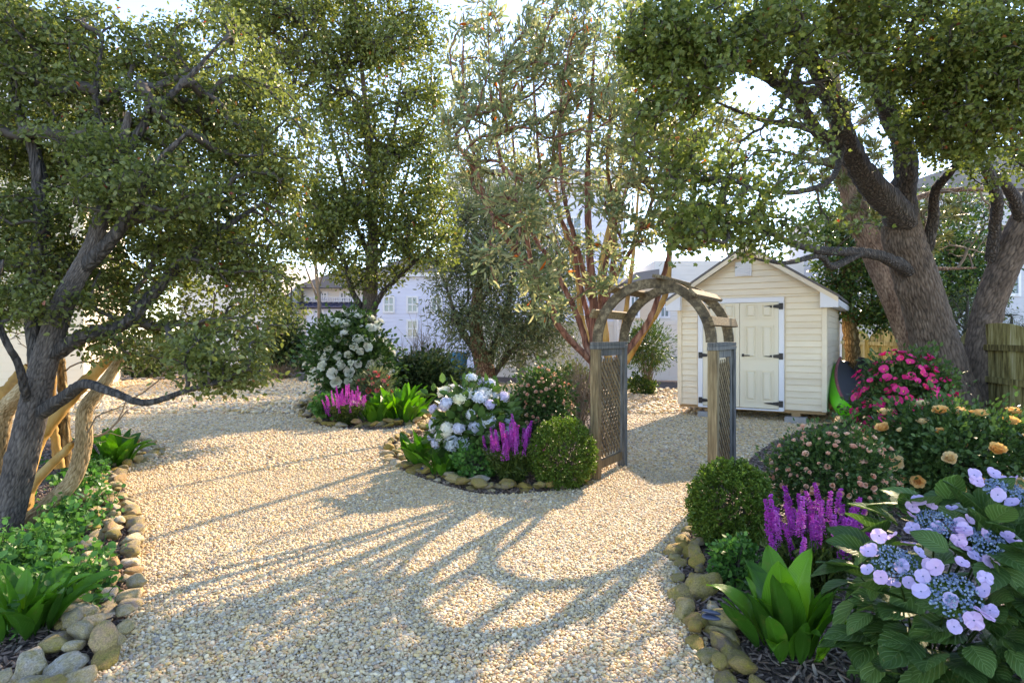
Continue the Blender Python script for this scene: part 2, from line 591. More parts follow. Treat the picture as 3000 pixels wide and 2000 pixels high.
M['mulch_chip'] = pebblemat('mulch_chip', [(.06, .04, .035), (.14, .09, .07), (.26, .19, .15), (.035, .03, .03), (.20, .12, .08), (.34, .28, .22)])
M['gravel_bed'] = None


def gravelmat():
    m, nt, bs, L = newmat('gravel_sheet')
    v = coords(nt, 'Object')
    vo = nt.nodes.new('ShaderNodeTexVoronoi')
    vo.inputs['Scale'].default_value = 38
    L.new(v, vo.inputs['Vector'])
    sp = nt.nodes.new('ShaderNodeSeparateColor')
    L.new(vo.outputs['Color'], sp.inputs[0])
    r = ramp(nt, [(.68, .51, .28), (.50, .34, .16), (.76, .62, .39), (.38, .30, .21), (.80, .70, .52), (.64, .42, .15), (.72, .56, .32), (.30, .26, .22), (.78, .63, .39), (.55, .33, .19), (.70, .53, .28)])
    L.new(sp.outputs[0], r.inputs['Fac'])
    L.new(r.outputs['Color'], bs.inputs['Base Color'])
    iv = nt.nodes.new('ShaderNodeMath')
    iv.operation = 'SUBTRACT'
    iv.inputs[0].default_value = 1
    L.new(vo.outputs['Distance'], iv.inputs[1])
    bump(nt, iv.outputs[0], 1, .02, bs)
    bs.inputs['Roughness'].default_value = .75
    return m


M['gravel_sheet'] = gravelmat()


# ------------------------------------------------------------------ mesh makers
def catmull(pts, n):
    pts = np.asarray(pts, float)
    if len(pts) == 2:
        t = np.linspace(0, 1, n)[:, None]
        return pts[0] * (1 - t) + pts[1] * t
    ext = np.vstack([2 * pts[0] - pts[1], pts, 2 * pts[-1] - pts[-2]])
    u = np.linspace(0, len(pts) - 1 - 1e-6, n)
    i = u.astype(int)
    t = (u - i)[:, None]
    p0, p1, p2, p3 = ext[i], ext[i + 1], ext[i + 2], ext[i + 3]
    return .5 * ((2 * p1) + (-p0 + p2) * t + (2 * p0 - 5 * p1 + 4 * p2 - p3) * t ** 2 + (-p0 + 3 * p1 - 3 * p2 + p3) * t ** 3)


def tubes(Pn, R, m, jitter=None):
    """Pn (N,K,3), R (N,K) -> verts, quads"""
    N, K, _ = Pn.shape
    T = unit(np.gradient(Pn, axis=1))
    ref = np.zeros((N, 1, 3))
    mean = np.abs(T.mean(axis=1))
    ref[np.arange(N), 0, mean.argmin(axis=1)] = 1
    S = unit(np.cross(T, np.broadcast_to(ref, T.shape)))
    B = np.cross(T, S)
    a = np.linspace(0, 2 * np.pi, m, endpoint=False)
    RR = R[:, :, None] * (np.ones((1, 1, m)) if jitter is None else jitter)
    V = Pn[:, :, None, :] + RR[..., None] * (np.cos(a)[None, None, :, None] * S[:, :, None, :] + np.sin(a)[None, None, :, None] * B[:, :, None, :])
    idx = np.arange(N * K * m).reshape(N, K, m)
    q = np.stack([idx[:, :-1, :], np.roll(idx, -1, 2)[:, :-1, :], np.roll(idx, -1, 2)[:, 1:, :], idx[:, 1:, :]], -1)
    return V.reshape(-1, 3), q.reshape(-1, 4)


def limb_mesh(name, pts, r0, r1, mat, m=12, flare=0.0, wob=.06, seed=0, base=A([0, 0, 0]), rs=None):
    n = max(6, int(len(pts) * 7))
    L = catmull(pts, n)
    t = np.linspace(0, 1, n)
    R = r0 * (1 - t) + r1 * t if rs is None else np.interp(t, np.linspace(0, 1, len(rs)), rs)
    R = R + flare * r0 * np.exp(-t * 9)
    g = np.random.default_rng(seed)
    jit = 1 + wob * g.standard_normal((1, n, m)) + wob * 1.2 * g.standard_normal((1, 1, m))
    L = L + g.standard_normal((n, 3)) * (R[:, None] * .05)
    V, q = tubes(L[None], R[None], m, jit)
    return np_mesh(name, V - base, [q], mat, smooth=True), L, R


def cells(u, v, nu, seed):
    """distance between the two nearest jittered cell points, periodic in u"""
    g = np.random.default_rng(seed)
    nv = int(v.max()) + 3
    jx, jy = g.random((nv + 2, nu)) * .75, g.random((nv + 2, nu)) * .75
    iu, iv = np.floor(u).astype(int), np.floor(v).astype(int)
    d1 = np.full(u.shape, 9.)
    d2 = np.full(u.shape, 9.)
    for a in (-1, 0, 1):
        for b in (-1, 0, 1):
            cu, cv = iu + a, np.clip(iv + b, -1, nv - 1)
            px = cu + jx[cv + 1, cu % nu] + .5 * (cv % 2)
            py = cv + jy[cv + 1, cu % nu]
            d = np.hypot(u - px, v - py)
            d2 = np.minimum(d2, np.maximum(d1, d))
            d1 = np.minimum(d1, d)
    return d2 - d1


def bark_trunk(name, pts, rs, mat, seed, base, cell=.03, depth=.014, long=3.2, flare=.25, knots=3):
    """trunk whose furrowed bark plates are real relief"""
    g = np.random.default_rng(seed)
    r0 = max(rs)
    nu = max(10, int(2 * math.pi * r0 * .85 / cell))
    m = nu * 4
    raw = catmull(pts, 200)
    Ln = np.linalg.norm(np.diff(raw, axis=0), axis=1).sum()
    n = int(min(420, max(60, Ln / (cell * .8))))
    L = catmull(pts, n)
    t = np.linspace(0, 1, n)
    R = np.interp(t, np.linspace(0, 1, len(rs)), rs)
    a = np.linspace(0, 2 * np.pi, m, endpoint=False)
    AA, TT = np.meshgrid(a, t)
    RR = np.repeat(R[:, None], m, 1)
    lob = sum(np.sin(k * AA + g.uniform(0, 6.28) + TT * g.uniform(-3, 3)) * g.uniform(.3, 1) for k in (2, 3, 5))
    RR = RR * (1 + .035 * lob)
    roots = np.maximum(0, np.sin(AA * 5 + g.uniform(0, 6))) ** 1.5
    RR = RR + r0 * flare * np.exp(-TT * Ln / (r0 * 1.6)) * (.5 + 1.1 * roots)
    for _ in range(knots):
        ka, kt = g.uniform(0, 6.28), g.uniform(.2, .9)
        da = np.angle(np.exp(1j * (AA - ka))) * R.mean()
        dt = (TT - kt) * Ln
        RR = RR + .12 * r0 * np.exp(-(da ** 2 + dt ** 2) / (.35 * r0) ** 2)
    warp = .5 * np.sin(TT * Ln * 9 + 2 * np.sin(AA * 3)) + .3 * np.sin(TT * Ln * 23 + AA * 5)
    u = AA / (2 * np.pi) * nu + warp * .5
    c = cells(u, TT * Ln / (cell * long) + .4 * np.sin(AA * 7), nu, seed)
    h = np.clip(c / .38, 0, 1) ** .6
    RR = RR + depth * (h - .6) + g.normal(0, depth * .06, RR.shape)
    V, q = tubes(L[None], np.ones((1, n)), m, RR[None])
    col = np.clip(.15 + .7 * h + g.normal(0, .12, h.shape), 0, 1)
    return np_mesh(name, V - base, [q], mat, rnd=col.ravel(), smooth=True), L, R


LEAF = {
    'maple': (A([[0, 0, 0], [0, .45, .0], [0, 1, -.10], [.36, .06, .05], [.55, .5, .10], [.22, .58, .06], [-.36, .06, .05], [-.55, .5, .10], [-.22, .58, .06]]),
              A([[0, 3, 4, 1], [1, 4, 5, 2], [6, 0, 1, 7], [7, 1, 2, 8]])),
    'ovate': (A([[0, 0, 0], [0, 1, -.08], [.30, .28, .07], [.24, .68, .05], [-.30, .28, .07], [-.24, .68, .05]]),
              A([[0, 2, 3, 1], [4, 0, 1, 5]])),
    'lance': (A([[0, 0, 0], [0, 1, -.05], [.12, .3, .04], [.11, .68, .03], [-.12, .3, .04], [-.11, .68, .03]]),
              A([[0, 2, 3, 1], [4, 0, 1, 5]])),
    'thin': (A([[0, 0, 0], [0, 1, 0], [.055, .4, .02], [-.055, .4, .02]]), A([[0, 2, 1, 3]])),
    'needle': (A([[-.012, 0, 0], [.012, 0, 0], [.006, 1, 0], [-.006, 1, 0]]), A([[0, 1, 2, 3]])),
    'round': (A([[0, 0, 0], [0, 1, -.06], [.38, .22, .06], [.40, .62, .05], [-.38, .22, .06], [-.40, .62, .05]]),
              A([[0, 2, 3, 1], [4, 0, 1, 5]])),
}


def leaf_mesh(name, pos, dirs, size, kind, mat, g, up=.6, nrm=None, base=A([0, 0, 0])):
    tv, tf = LEAF[kind]
    n = len(pos)
    d = unit(dirs)
    if nrm is None:
        nrm = g.standard_normal((n, 3)) * .6 + A([0, 0, up])
    s = unit(np.cross(d, nrm))
    nn = np.cross(s, d)
    size = np.broadcast_to(size, (n,))
    V = pos[:, None, :] + size[:, None, None] * (tv[None, :, 0:1] * s[:, None, :] + tv[None, :, 1:2] * d[:, None, :] + tv[None, :, 2:3] * nn[:, None, :])
    k = len(tv)
    Fc = (tf[None] + (np.arange(n) * k)[:, None, None]).reshape(-1, tf.shape[1])
    rnd = np.repeat(g.random(n), k)
    return np_mesh(name, V.reshape(-1, 3) - base, [Fc], mat, rnd=rnd)


def in_ellipsoids(lobes, n, g, shell=.55):
    """lobes: (centre xyz, radii xyz, weight)"""
    w = A([l[2] for l in lobes], float)
    k = g.choice(len(lobes), n, p=w / w.sum())
    c = A([l[0] for l in lobes])[k]
    r = A([l[1] for l in lobes])[k]
    u = unit(g.standard_normal((n, 3)))
    rad = np.where(g.random(n) < shell, .75 + .25 * g.random(n), g.random(n) ** (1 / 3))
    return c + u * r * rad[:, None]


def lobe(px, py, Y, rx, ry, rd, w=None):
    """ellipsoid given by pixel centre/half sizes at distance Y, depth radius in metres"""
    s = Y / FPX
    return (P(px, py, Y), A([rx * s, rd, ry * s]), w or rx * ry)


def tree(name, label, limbs, lobes, ntips, nleaf, lsize, kind, bark, leaf, seed, cat='tree', group=None,
         rtip=.004, spread=.10, twigbark=None, K=5, droop=.0, up=.6, alpha=.3, leafdir_out=.6, sides=4, maxtwig=.05, minz=.1):
    g = np.random.default_rng(seed)
    base = A(limbs[0]['p'][0], float).copy()
    base[2] = 0
    root = thing(name, label, cat, tuple(base), 0, group)
    nodes, tang, plen, lrad = [], [], [], []
    for i, lb in enumerate(limbs):
        if lb.get('cell'):
            me, L, R = bark_trunk('trunk', lb['p'], lb['r'], lb['detail'], seed * 31 + i, base, lb['cell'], lb.get('depth', .012), lb.get('long', 3.2), lb.get('flare', 0))
        else:
            me, L, R = limb_mesh('trunk' if i == 0 else 'limb', lb['p'], lb['r'][0], lb['r'][-1], lb.get('mat', bark), m=lb.get('m', 12 if lb['r'][0] > .05 else 7),
                             flare=lb.get('flare', 0), seed=seed * 31 + i, base=base, rs=lb['r'] if len(lb['r']) > 2 else None, wob=lb.get('wob', .05))
        link('trunk' if lb.get('trunk') or i == 0 else 'limb', me, root)
        if lb.get('grow', True):
            T = unit(np.gradient(L, axis=0))
            ln = np.concatenate([[0], np.cumsum(np.linalg.norm(np.diff(L, axis=0), axis=1))])
            k0 = int(len(L) * lb.get('from', .35))
            nodes += list(L[k0:])
            tang += list(T[k0:])
            plen += list(ln[k0:])
            lrad += list(R[k0:])
    tips = in_ellipsoids(lobes, ntips, g)
    tips = tips[tips[:, 2] > minz]
    nl = len(nodes)
    cap = nl + len(tips) * (K - 1)
    NP = np.zeros((cap, 3)); NT = np.zeros((cap, 3)); NL = np.zeros(cap); par = np.full(cap, -1); cnt = np.zeros(cap)
    NP[:nl] = nodes; NT[:nl] = tang; NL[:nl] = plen
    d0 = np.array([np.min(np.linalg.norm(NP[:nl] - t, axis=1)) for t in tips])
    tips = tips[np.argsort(d0)]
    n = nl
    chains = np.zeros((len(tips), K, 3)); owner = np.zeros((len(tips), K), int)
    for ti, t in enumerate(tips):
        v = t - NP[:n]
        d = np.linalg.norm(v, axis=1)
        back = 1 - (v * NT[:n]).sum(1) / np.maximum(d, 1e-6)
        j = int(np.argmin(d * (1 + .25 * back) + alpha * NL[:n]))
        p0, dd = NP[j], d[j]
        c = p0 + NT[j] * dd * .35 + A([0, 0, droop * dd]) + g.standard_normal(3) * dd * .08
        u = np.linspace(0, 1, K)[:, None]
        ch = (1 - u) ** 2 * p0 + 2 * u * (1 - u) * c + u ** 2 * t
        ch[1:-1] += g.standard_normal((K - 2, 3)) * dd * .025
        chains[ti] = ch
        owner[ti, 0] = j
        tg = unit(np.gradient(ch, axis=0))
        for k in range(1, K):
            NP[n] = ch[k]; NT[n] = tg[k]; NL[n] = NL[j] + dd * k / (K - 1)
            par[n] = owner[ti, k - 1]
            owner[ti, k] = n
            n += 1
    cnt[:n] = 0
    cnt[owner[:, -1]] += 1
    for i in range(n - 1, nl - 1, -1):
        cnt[par[i]] += cnt[i]
    rad = np.minimum(rtip * np.maximum(cnt[owner], 1) ** .5, maxtwig)
    lr = A(lrad)
    at_limb = owner[:, 0] < nl
    rad[at_limb, 0] = np.minimum(rad[at_limb, 1] * 1.15, lr[owner[at_limb, 0]])
    rad[~at_limb, 0] = np.minimum(rad[~at_limb, 0], rad[~at_limb, 1] * 1.2)
    V, q = tubes(chains, rad, sides)
    stuff(link('twig_mass', np_mesh('twig_mass', V - base, [q], twigbark or bark, smooth=True), root))
    # leaves along the outer part of every chain
    per = max(1, nleaf // len(tips))
    ci = np.repeat(np.arange(len(tips)), per)
    u = 1 - .75 * g.random(len(ci)) ** 1.3
    f = u * (K - 1)
    k = np.minimum(f.astype(int), K - 2)
    w = (f - k)[:, None]
    pos = chains[ci, k] * (1 - w) + chains[ci, k + 1] * w
    tdir = unit(chains[:, -1] - chains[:, -2])[ci]
    off = g.standard_normal((len(ci), 3)) * spread
    off[:, 2] *= .75
    pos = pos + off
    dirs = tdir * leafdir_out + g.standard_normal((len(ci), 3)) * .6 + unit(off) * .4 + A([0, 0, -.25 if droop <= 0 else .55])
    keep = pos[:, 2] > minz
    pos, dirs = pos[keep], dirs[keep]
    sz = lsize * (.65 + .6 * g.random(len(pos)))
    me = leaf_mesh('crown', pos, dirs, sz, kind, leaf, g, up, base=base)
    stuff(link('crown', me, root))
    return root


def ico(sub, seed=0, amp=0.0, flat=1.0):
    import bmesh
    bm = bmesh.new()
    bmesh.ops.create_icosphere(bm, subdivisions=sub, radius=1)
    V = A([v.co[:] for v in bm.verts])
    Fc = A([[v.index for v in f.verts] for f in bm.faces])
    bm.free()
    if amp:
        g = np.random.default_rng(seed)
        for _ in range(5):
            d = unit(g.standard_normal(3))
            V = V * (1 + amp * np.sin((V @ d) * g.uniform(1.5, 3.5) + g.uniform(0, 6)))[:, None]
        for _ in range(9):  # worn flat sides
            d = unit(g.standard_normal(3))
            h = V @ d
            lim = g.uniform(.55, .88)
            V = V - np.maximum(h - lim, 0)[:, None] * d * .85
        for _ in range(6):
            d = unit(g.standard_normal(3))
            V = V * (1 + amp * .22 * np.sin((V @ d) * g.uniform(5, 9) + g.uniform(0, 6)))[:, None]
    V[:, 2] *= flat
    return V, Fc


# ------------------------------------------------------------------ ground
def sheet(name, poly, z, mat):
    me = bpy.data.meshes.new(name)
    me.from_pydata([(p[0], p[1], z) for p in poly], [], [list(range(len(poly)))])
    me.materials.append(mat)
    return struct(link(name, me))


struct(link('ground', np_mesh('ground', [(-700, -60, -.012), (700, -60, -.012), (700, 1200, -.012), (-700, 1200, -.012)], [A([[0, 1, 2, 3]])], M['soil'])))
GRAVEL = [(-16, -3), (9, -3), (9.2, 14), (7.5, 17.5), (4, 18.6), (1.5, 20.5), (-16, 23)]
sheet('gravel_drive', GRAVEL, 0, M['gravel_sheet'])


def gp(lst):
    return [tuple(G(x, y)[:2]) for x, y in lst]


def smooth_poly(pts, n=60):
    p = A(pts + pts[:1])
    return [tuple(q) for q in catmull(np.column_stack([p, np.zeros(len(p))]), n)[:-1, :2]]


BED_LEFT = smooth_poly(gp([(330, 1900), (372, 1800), (392, 1660), (398, 1560), (372, 1460), (356, 1405), (390, 1362), (440, 1338), (400, 1312), (300, 1300)]) + [(-6.3, 9.0), (-8.5, 8.5), (-8, 3), (-4, .8), (-1.9, 1.5), (-1.95, 2.4)])
BED_MID = smooth_poly(gp([(1150, 1300), (1135, 1345), (1180, 1380), (1290, 1420), (1420, 1450), (1600, 1440), (1730, 1415), (1760, 1330), (1800, 1240), (1640, 1175), (1420, 1175), (1260, 1235)]))
BED_FAR = smooth_poly(gp([(885, 1220), (950, 1250), (1080, 1262), (1190, 1252), (1250, 1225), (1275, 1190), (1360, 1160), (1180, 1128), (1000, 1122), (915, 1160)]))
BED_RIGHT = smooth_poly(gp([(2160, 2000), (2070, 1880), (1990, 1720), (1990, 1620), (2030, 1530), (2120, 1420), (2260, 1300), (2390, 1248)]) + [(5.9, 11.0), (7.2, 12.6), (8.4, 14), (7.5, 8), (6.2, 3), (4, .6), (1.3, 1.0), (.95, 2.2)])
BACK_BED = [(-16, 22.2), (-6.6, 22.0), (-1, 19.8), (2, 18.2), (6.5, 16.6), (8.3, 16.3), (8.5, 20), (2, 21), (-4, 26), (-16, 27)]
for nm, b, z in (('mulch_bed', BED_LEFT, .006), ('mulch_bed', BED_MID, .006), ('mulch_bed', BED_FAR, .006), ('mulch_bed', BED_RIGHT, .006), ('mulch_bed', BACK_BED, .010)):
    sheet(nm, b, z, M['mulch'])


def inside(pts, poly):
    x, y = pts[:, 0], pts[:, 1]
    r = np.zeros(len(pts), bool)
    n = len(poly)
    for i in range(n):
        x0, y0 = poly[i]
        x1, y1 = poly[(i + 1) % n]
        if y0 == y1:
            continue
        c = ((y0 > y) != (y1 > y)) & (x < (x1 - x0) * (y - y0) / (y1 - y0) + x0)
        r ^= c
    return r


def hexgrid(x0, x1, y0, y1, s, jit, g):
    xs = np.arange(x0, x1, s)
    ys = np.arange(y0, y1, s * .87)
    X, Y = np.meshgrid(xs, ys)
    X = X + (np.arange(len(ys)) % 2)[:, None] * s / 2
    p = np.column_stack([X.ravel(), Y.ravel()])
    return p + g.uniform(-jit, jit, p.shape) * s


def scatter(name, pts, z, scl, rot, mat, sub=2):
    me = bpy.data.meshes.new(name)
    me.vertices.add(len(pts))
    me.vertices.foreach_set('co', np.column_stack([pts, z]).astype(np.float32).ravel())
    for nm, d in (('scl', scl), ('rot', rot)):
        at = me.attributes.new(nm, 'FLOAT_VECTOR', 'POINT')
        at.data.foreach_set('vector', d.astype(np.float32).ravel())
    me.update()
    o = stuff(link(name, me))
    ng = bpy.data.node_groups.new(name, 'GeometryNodeTree')
    ng.interface.new_socket('Geometry', in_out='INPUT', socket_type='NodeSocketGeometry')
    ng.interface.new_socket('Geometry', in_out='OUTPUT', socket_type='NodeSocketGeometry')
    N = ng.nodes
    gi, go = N.new('NodeGroupInput'), N.new('NodeGroupOutput')
    ic = N.new('GeometryNodeMeshIcoSphere')
    ic.inputs['Subdivisions'].default_value = sub
    ss = N.new('GeometryNodeSetShadeSmooth')
    sm = N.new('GeometryNodeSetMaterial')
    sm.inputs['Material'].default_value = mat
    iop = N.new('GeometryNodeInstanceOnPoints')
    ar, asc = N.new('GeometryNodeInputNamedAttribute'), N.new('GeometryNodeInputNamedAttribute')
    for a_, nm in ((ar, 'rot'), (asc, 'scl')):
        a_.data_type = 'FLOAT_VECTOR'
        a_.inputs['Name'].default_value = nm
    Lk = ng.links.new
    Lk(ic.outputs['Mesh'], ss.inputs['Geometry'])
    Lk(ss.outputs['Geometry'], sm.inputs['Geometry'])
    Lk(gi.outputs[0], iop.inputs['Points'])
    Lk(sm.outputs['Geometry'], iop.inputs['Instance'])
    Lk(ar.outputs['Attribute'], iop.inputs['Rotation'])
    Lk(asc.outputs['Attribute'], iop.inputs['Scale'])
    Lk(iop.outputs['Instances'], go.inputs[0])
    mod = o.modifiers.new('scatter', 'NODES')
    mod.node_group = ng
    return o


def gravel(name, y0, y1, s, label):
    g = np.random.default_rng(int(y0 * 10) + 3)
    p = hexgrid(-16, 9, y0, y1, s, .32, g)
    ex = hexgrid(-16, 9, y0, y1, s * 2.2, .5, g)
    lay = np.concatenate([np.zeros(len(p)), np.ones(len(ex))])
    p = np.vstack([p, ex])
    k = (np.abs(p[:, 0]) < .90 * p[:, 1] + 1.0) & inside(p, GRAVEL)
    for b in (BED_LEFT, BED_MID, BED_FAR, BED_RIGHT, BACK_BED):
        k &= ~inside(p, b)
    p, lay = p[k], lay[k]
    n = len(p)
    a = s * (.40 + .42 * g.random(n) ** 2.6)
    scl = np.column_stack([a * (1.0 + .35 * g.random(n)), a * (.75 + .25 * g.random(n)), a * (.5 + .3 * g.random(n))])
    rot = np.column_stack([g.normal(0, .35, n), g.normal(0, .35, n), g.uniform(0, 6.28, n)])
    z = .2 * s + lay * .42 * s + g.random(n) * .25 * s + .004 * np.sin(p[:, 0] * 2.3) * np.sin(p[:, 1] * 1.9)
    o = scatter(name, p, z, scl, rot, M['pebble'])
    tag(o, label, 'gravel')
    return n


ng_ = gravel('gravel', 1.9, 7.0, .0175, 'rounded cream and tan pebbles loose on the drive before the arbor')
ng_ += gravel('gravel', 7.0, 12.0, .030, 'pale pebbles of the drive between the stone-edged beds and the shed')
ng_ += gravel('gravel', 12.0, 22.6, .075, 'pale pebbles of the far drive by the houses')
print('pebbles', ng_)


def chips(bed, seed, s, label, ymax=13):
    g = np.random.default_rng(seed)
    b = A(bed)
    p = hexgrid(b[:, 0].min(), b[:, 0].max(), b[:, 1].min(), min(ymax, b[:, 1].max()), s, .5, g)
    p = p[inside(p, bed) & (p[:, 1] > 1.2) & (np.abs(p[:, 0]) < p[:, 1] * .95 + .6)]
    n = len(p)
    a = s * (.3 + .4 * g.random(n))
    scl = np.column_stack([a * 1.9, a * .5, a * .25])
    rot = np.column_stack([g.normal(0, .3, n), g.normal(0, .4, n), g.uniform(0, 6.28, n)])
    o = scatter('mulch', p, .012 + .012 * g.random(n), scl, rot, M['mulch_chip'], 1)
    tag(o, label, 'mulch')


chips(BED_LEFT, 1, .030, 'brown mulch chips around the dark leaning tree', 8.5)
chips(BED_MID, 2, .032, 'brown mulch chips under the white hydrangea')
chips(BED_FAR, 3, .05, 'brown mulch chips at the foot of the white rose bush', 18)
chips(BED_RIGHT, 4, .030, 'brown mulch chips under the lilac lacecap hydrangea', 9)


# ------------------------------------------------------------------ stones
STONE = {}
for mt in ('stone_pale', 'stone_gold', 'stone_blue', 'stone_dark'):
    STONE[mt] = []
    for k in range(12 if mt in ('stone_pale', 'stone_gold') else 2):
        V, Fc = ico(3, 50 + k, .12)
        STONE[mt].append(np_mesh('stone', V, [Fc], M[mt], smooth=True))


def edging(label, path, seed, size, rows, step, mats, stack=.35, blue=()):
    g = np.random.default_rng(seed)
    pts = A([G(x, y) for x, y in path])
    L = catmull(pts, 400)
    ln = np.concatenate([[0], np.cumsum(np.linalg.norm(np.diff(L, axis=0), axis=1))])
    c = L.mean(axis=0)
    root = thing('stone_edging', label, 'stone edging', (L[0][0], L[0][1], 0), 0, 'stone edgings around the beds')
    base = A([L[0][0], L[0][1], 0])
    num = 0
    for r in range(rows):
        s = g.uniform(0, step)
        while s < ln[-1]:
            i = np.searchsorted(ln, s)
            i = min(i, 398)
            t = unit(L[i + 1] - L[i])
            nrm = A([-t[1], t[0], 0])
            a = size * g.uniform(.65, 1.3)
            off = (r - (rows - 1) / 2) * size * 1.55 + g.normal(0, size * .22)
            pos = L[i] + nrm * off
            h = a * g.uniform(.38, .62)
            z = h * .62
            if g.random() < stack:
                z += size * .55
                a *= .85
            mt = mats[int(g.random() * len(mats))]
            me = STONE[mt][int(g.integers(len(STONE[mt])))]
            p = pos - base
            ang = math.atan2(t[1], t[0]) + g.normal(0, .5)
            link('stone', me, root, (p[0], p[1], z), (g.normal(0, .18), g.normal(0, .18), ang), (a * g.uniform(1.0, 1.4), a * g.uniform(.7, .95), h))
            num += 1
            s += step * g.uniform(.75, 1.25)
    for (x, y, mt, sz) in blue:
        p = G(x, y) - base
        link('stone', STONE[mt][0], root, (p[0], p[1], sz * .6), (.1, .2, x), (sz * 1.3, sz, sz * .7))
    return num


PALE = ['stone_pale'] * 9 + ['stone_gold'] * 2
GOLD = ['stone_gold'] * 6 + ['stone_pale'] * 4
edging('rows of pale river stones edging the bed around the dark leaning tree', [(60, 2060), (200, 1960), (285, 1850), (318, 1750), (325, 1650), (338, 1570), (318, 1490), (295, 1440), (330, 1385), (400, 1350), (440, 1332), (400, 1310), (340, 1300)], 11, .080, 3, .122, PALE, .42, [(228, 1826, 'stone_pale', .085)])
edging('golden and grey stones edging the bed of the white hydrangea beside the arbor', [(1250, 1255), (1175, 1290), (1150, 1330), (1180, 1365), (1250, 1390), (1330, 1418), (1430, 1436), (1540, 1438), (1640, 1428), (1720, 1414)], 12, .078, 2, .125, GOLD, .35,
       [(1190, 1352, 'stone_blue', .07), (1237, 1384, 'stone_blue', .045), (1272, 1386, 'stone_blue', .05), (1300, 1402, 'stone_blue', .03)])
edging('weathered stones edging the bed under the white rose bush', [(935, 1165), (905, 1200), (925, 1228), (990, 1245), (1080, 1252), (1170, 1246), (1225, 1228), (1250, 1205), (1262, 1185)], 13, .105, 3, .20, GOLD, .4)
edging('mossy golden boulders edging the bed of the lilac lacecap hydrangea', [(2200, 2080), (2130, 1970), (2085, 1880), (2045, 1790), (2022, 1700), (2015, 1630), (2045, 1560), (2105, 1470)], 14, .070, 2, .120, ['stone_gold'] * 7 + ['stone_pale'] * 2, .3, [(2065, 1745, 'stone_gold', .10), (2120, 1850, 'stone_gold', .09)])
edging('low grey stones along the back edge of the gravel drive', [(300, 1120), (500, 1116), (700, 1112), (880, 1108)], 15, .16, 1, .36, ['stone_dark', 'stone_pale', 'stone_dark'], 0)
# mussel shell resting on the right edging
sp_ = G(2085, 1885)
V, Fc = ico(3)
V = V * A([.045, .024, .011])
V[:, 0] += .02 * np.abs(V[:, 1]) / .03
ms = thing('mussel_shell', 'open blue-black mussel shell lying on a golden boulder', 'shell', (sp_[0], sp_[1], .13), 2.6)
link('shell_half', np_mesh('shell_half', V + A([0, 0, .012]), [Fc], M['shell'], smooth=True), ms, (0, 0, .012), (.35, 0, 0))
link('shell_half', np_mesh('shell_half', V, [Fc], M['shell'], smooth=True), ms, (0, 0, 0), (-.1, 0, 0))


# ------------------------------------------------------------------ shed
SH = M
shed = thing('garden_shed', 'cream clapboard garden shed with double panelled doors on block footings', 'shed', (3.14, 11.86, 0), -math.radians(31.3))
W, DP, ZB, ZE, ZP = 2.535, 3.0, .22, 2.24, 3.08
box('floor_skid', M['raw_wood'], shed, .04, W - .02, .03, DP, ZB - .05, ZB)
box('floor_skid', M['raw_wood'], shed, .5, .64, .02, DP, ZB - .105, ZB - .052)
box('floor_skid', M['raw_wood'], shed, W - .55, W - .41, .02, DP, ZB - .105, ZB - .052)
for bx in (.57, W - .48):
    box('concrete_block', M['concrete'], shed, bx - .17, bx + .17, -.10, .20, 0, ZB - .107, .008)
# walls behind the cladding
MB().prism([(.03, ZB + .002), (W - .03, ZB + .002), (W - .03, ZE), (W / 2, ZP - .04), (.03, ZE)], .032, DP).build('wall', M['vinyl_cream'], shed)
CRS = .109
def clap(x0, x1, z0, y=.03, h=CRS, cut=None):
    """one clapboard: thicker at its lower edge"""
    mb = MB()
    z1 = z0 + h
    if cut is None:
        xa0, xa1, xb0, xb1 = x0, x1, x0, x1
    else:
        (xa0, xa1), (xb0, xb1) = cut
    b = [(xa0, y - .024, z0), (xa1, y - .024, z0), (xb1, y - .005, z1), (xb0, y - .005, z1), (xa0, y, z0), (xa1, y, z0), (xb1, y, z1), (xb0, y, z1)]
    mb.v = b
    mb.f = [[0, 1, 2, 3], [1, 0, 4, 5], [2, 1, 5, 6], [3, 2, 6, 7], [0, 3, 7, 4], [5, 4, 7, 6]]
    return mb.build('clapboard', M['vinyl_cream'], shed)
FX0, FX1, DT = .39, 1.87, 2.10
z = ZB + .01
while z < ZE - .02:
    h = min(CRS, ZE - z)
    if z < DT + .04:
        clap(.075, FX0 - .02, z, h=h - .009)
        clap(FX1 + .02, W - .075, z, h=h - .009)
    else:
        clap(.075, W - .075, z, h=h - .009)
    z += CRS
sl = (ZP - .04 - ZE) / (W / 2 - .03)
z = ZE
while z < ZP - .12:
    zz = min(z + CRS, ZP - .05)
    xa = .03 + (z - ZE) / sl
    xb = .03 + (zz - ZE) / sl
    clap(0, 0, z, h=zz - z - .009, cut=((xa, W - xa), (xb, W - xb)))
    z += CRS
for x0 in (0.0, W - .075):
    box('corner_board', M['vinyl_cream'], shed, x0, x0 + .075, -.012, .05, ZB, ZE - .003)
# side walls
for k in range(18):
    zz = ZB + .01 + k * CRS
    if zz + CRS > ZE:
        break
    MB().box(-.004, .028, .06, DP - .06, zz, zz + CRS - .004).build('clapboard', M['vinyl_cream'], shed)
    MB().box(W - .028, W + .004, .06, DP - .06, zz, zz + CRS - .004).build('clapboard', M['vinyl_cream'], shed)
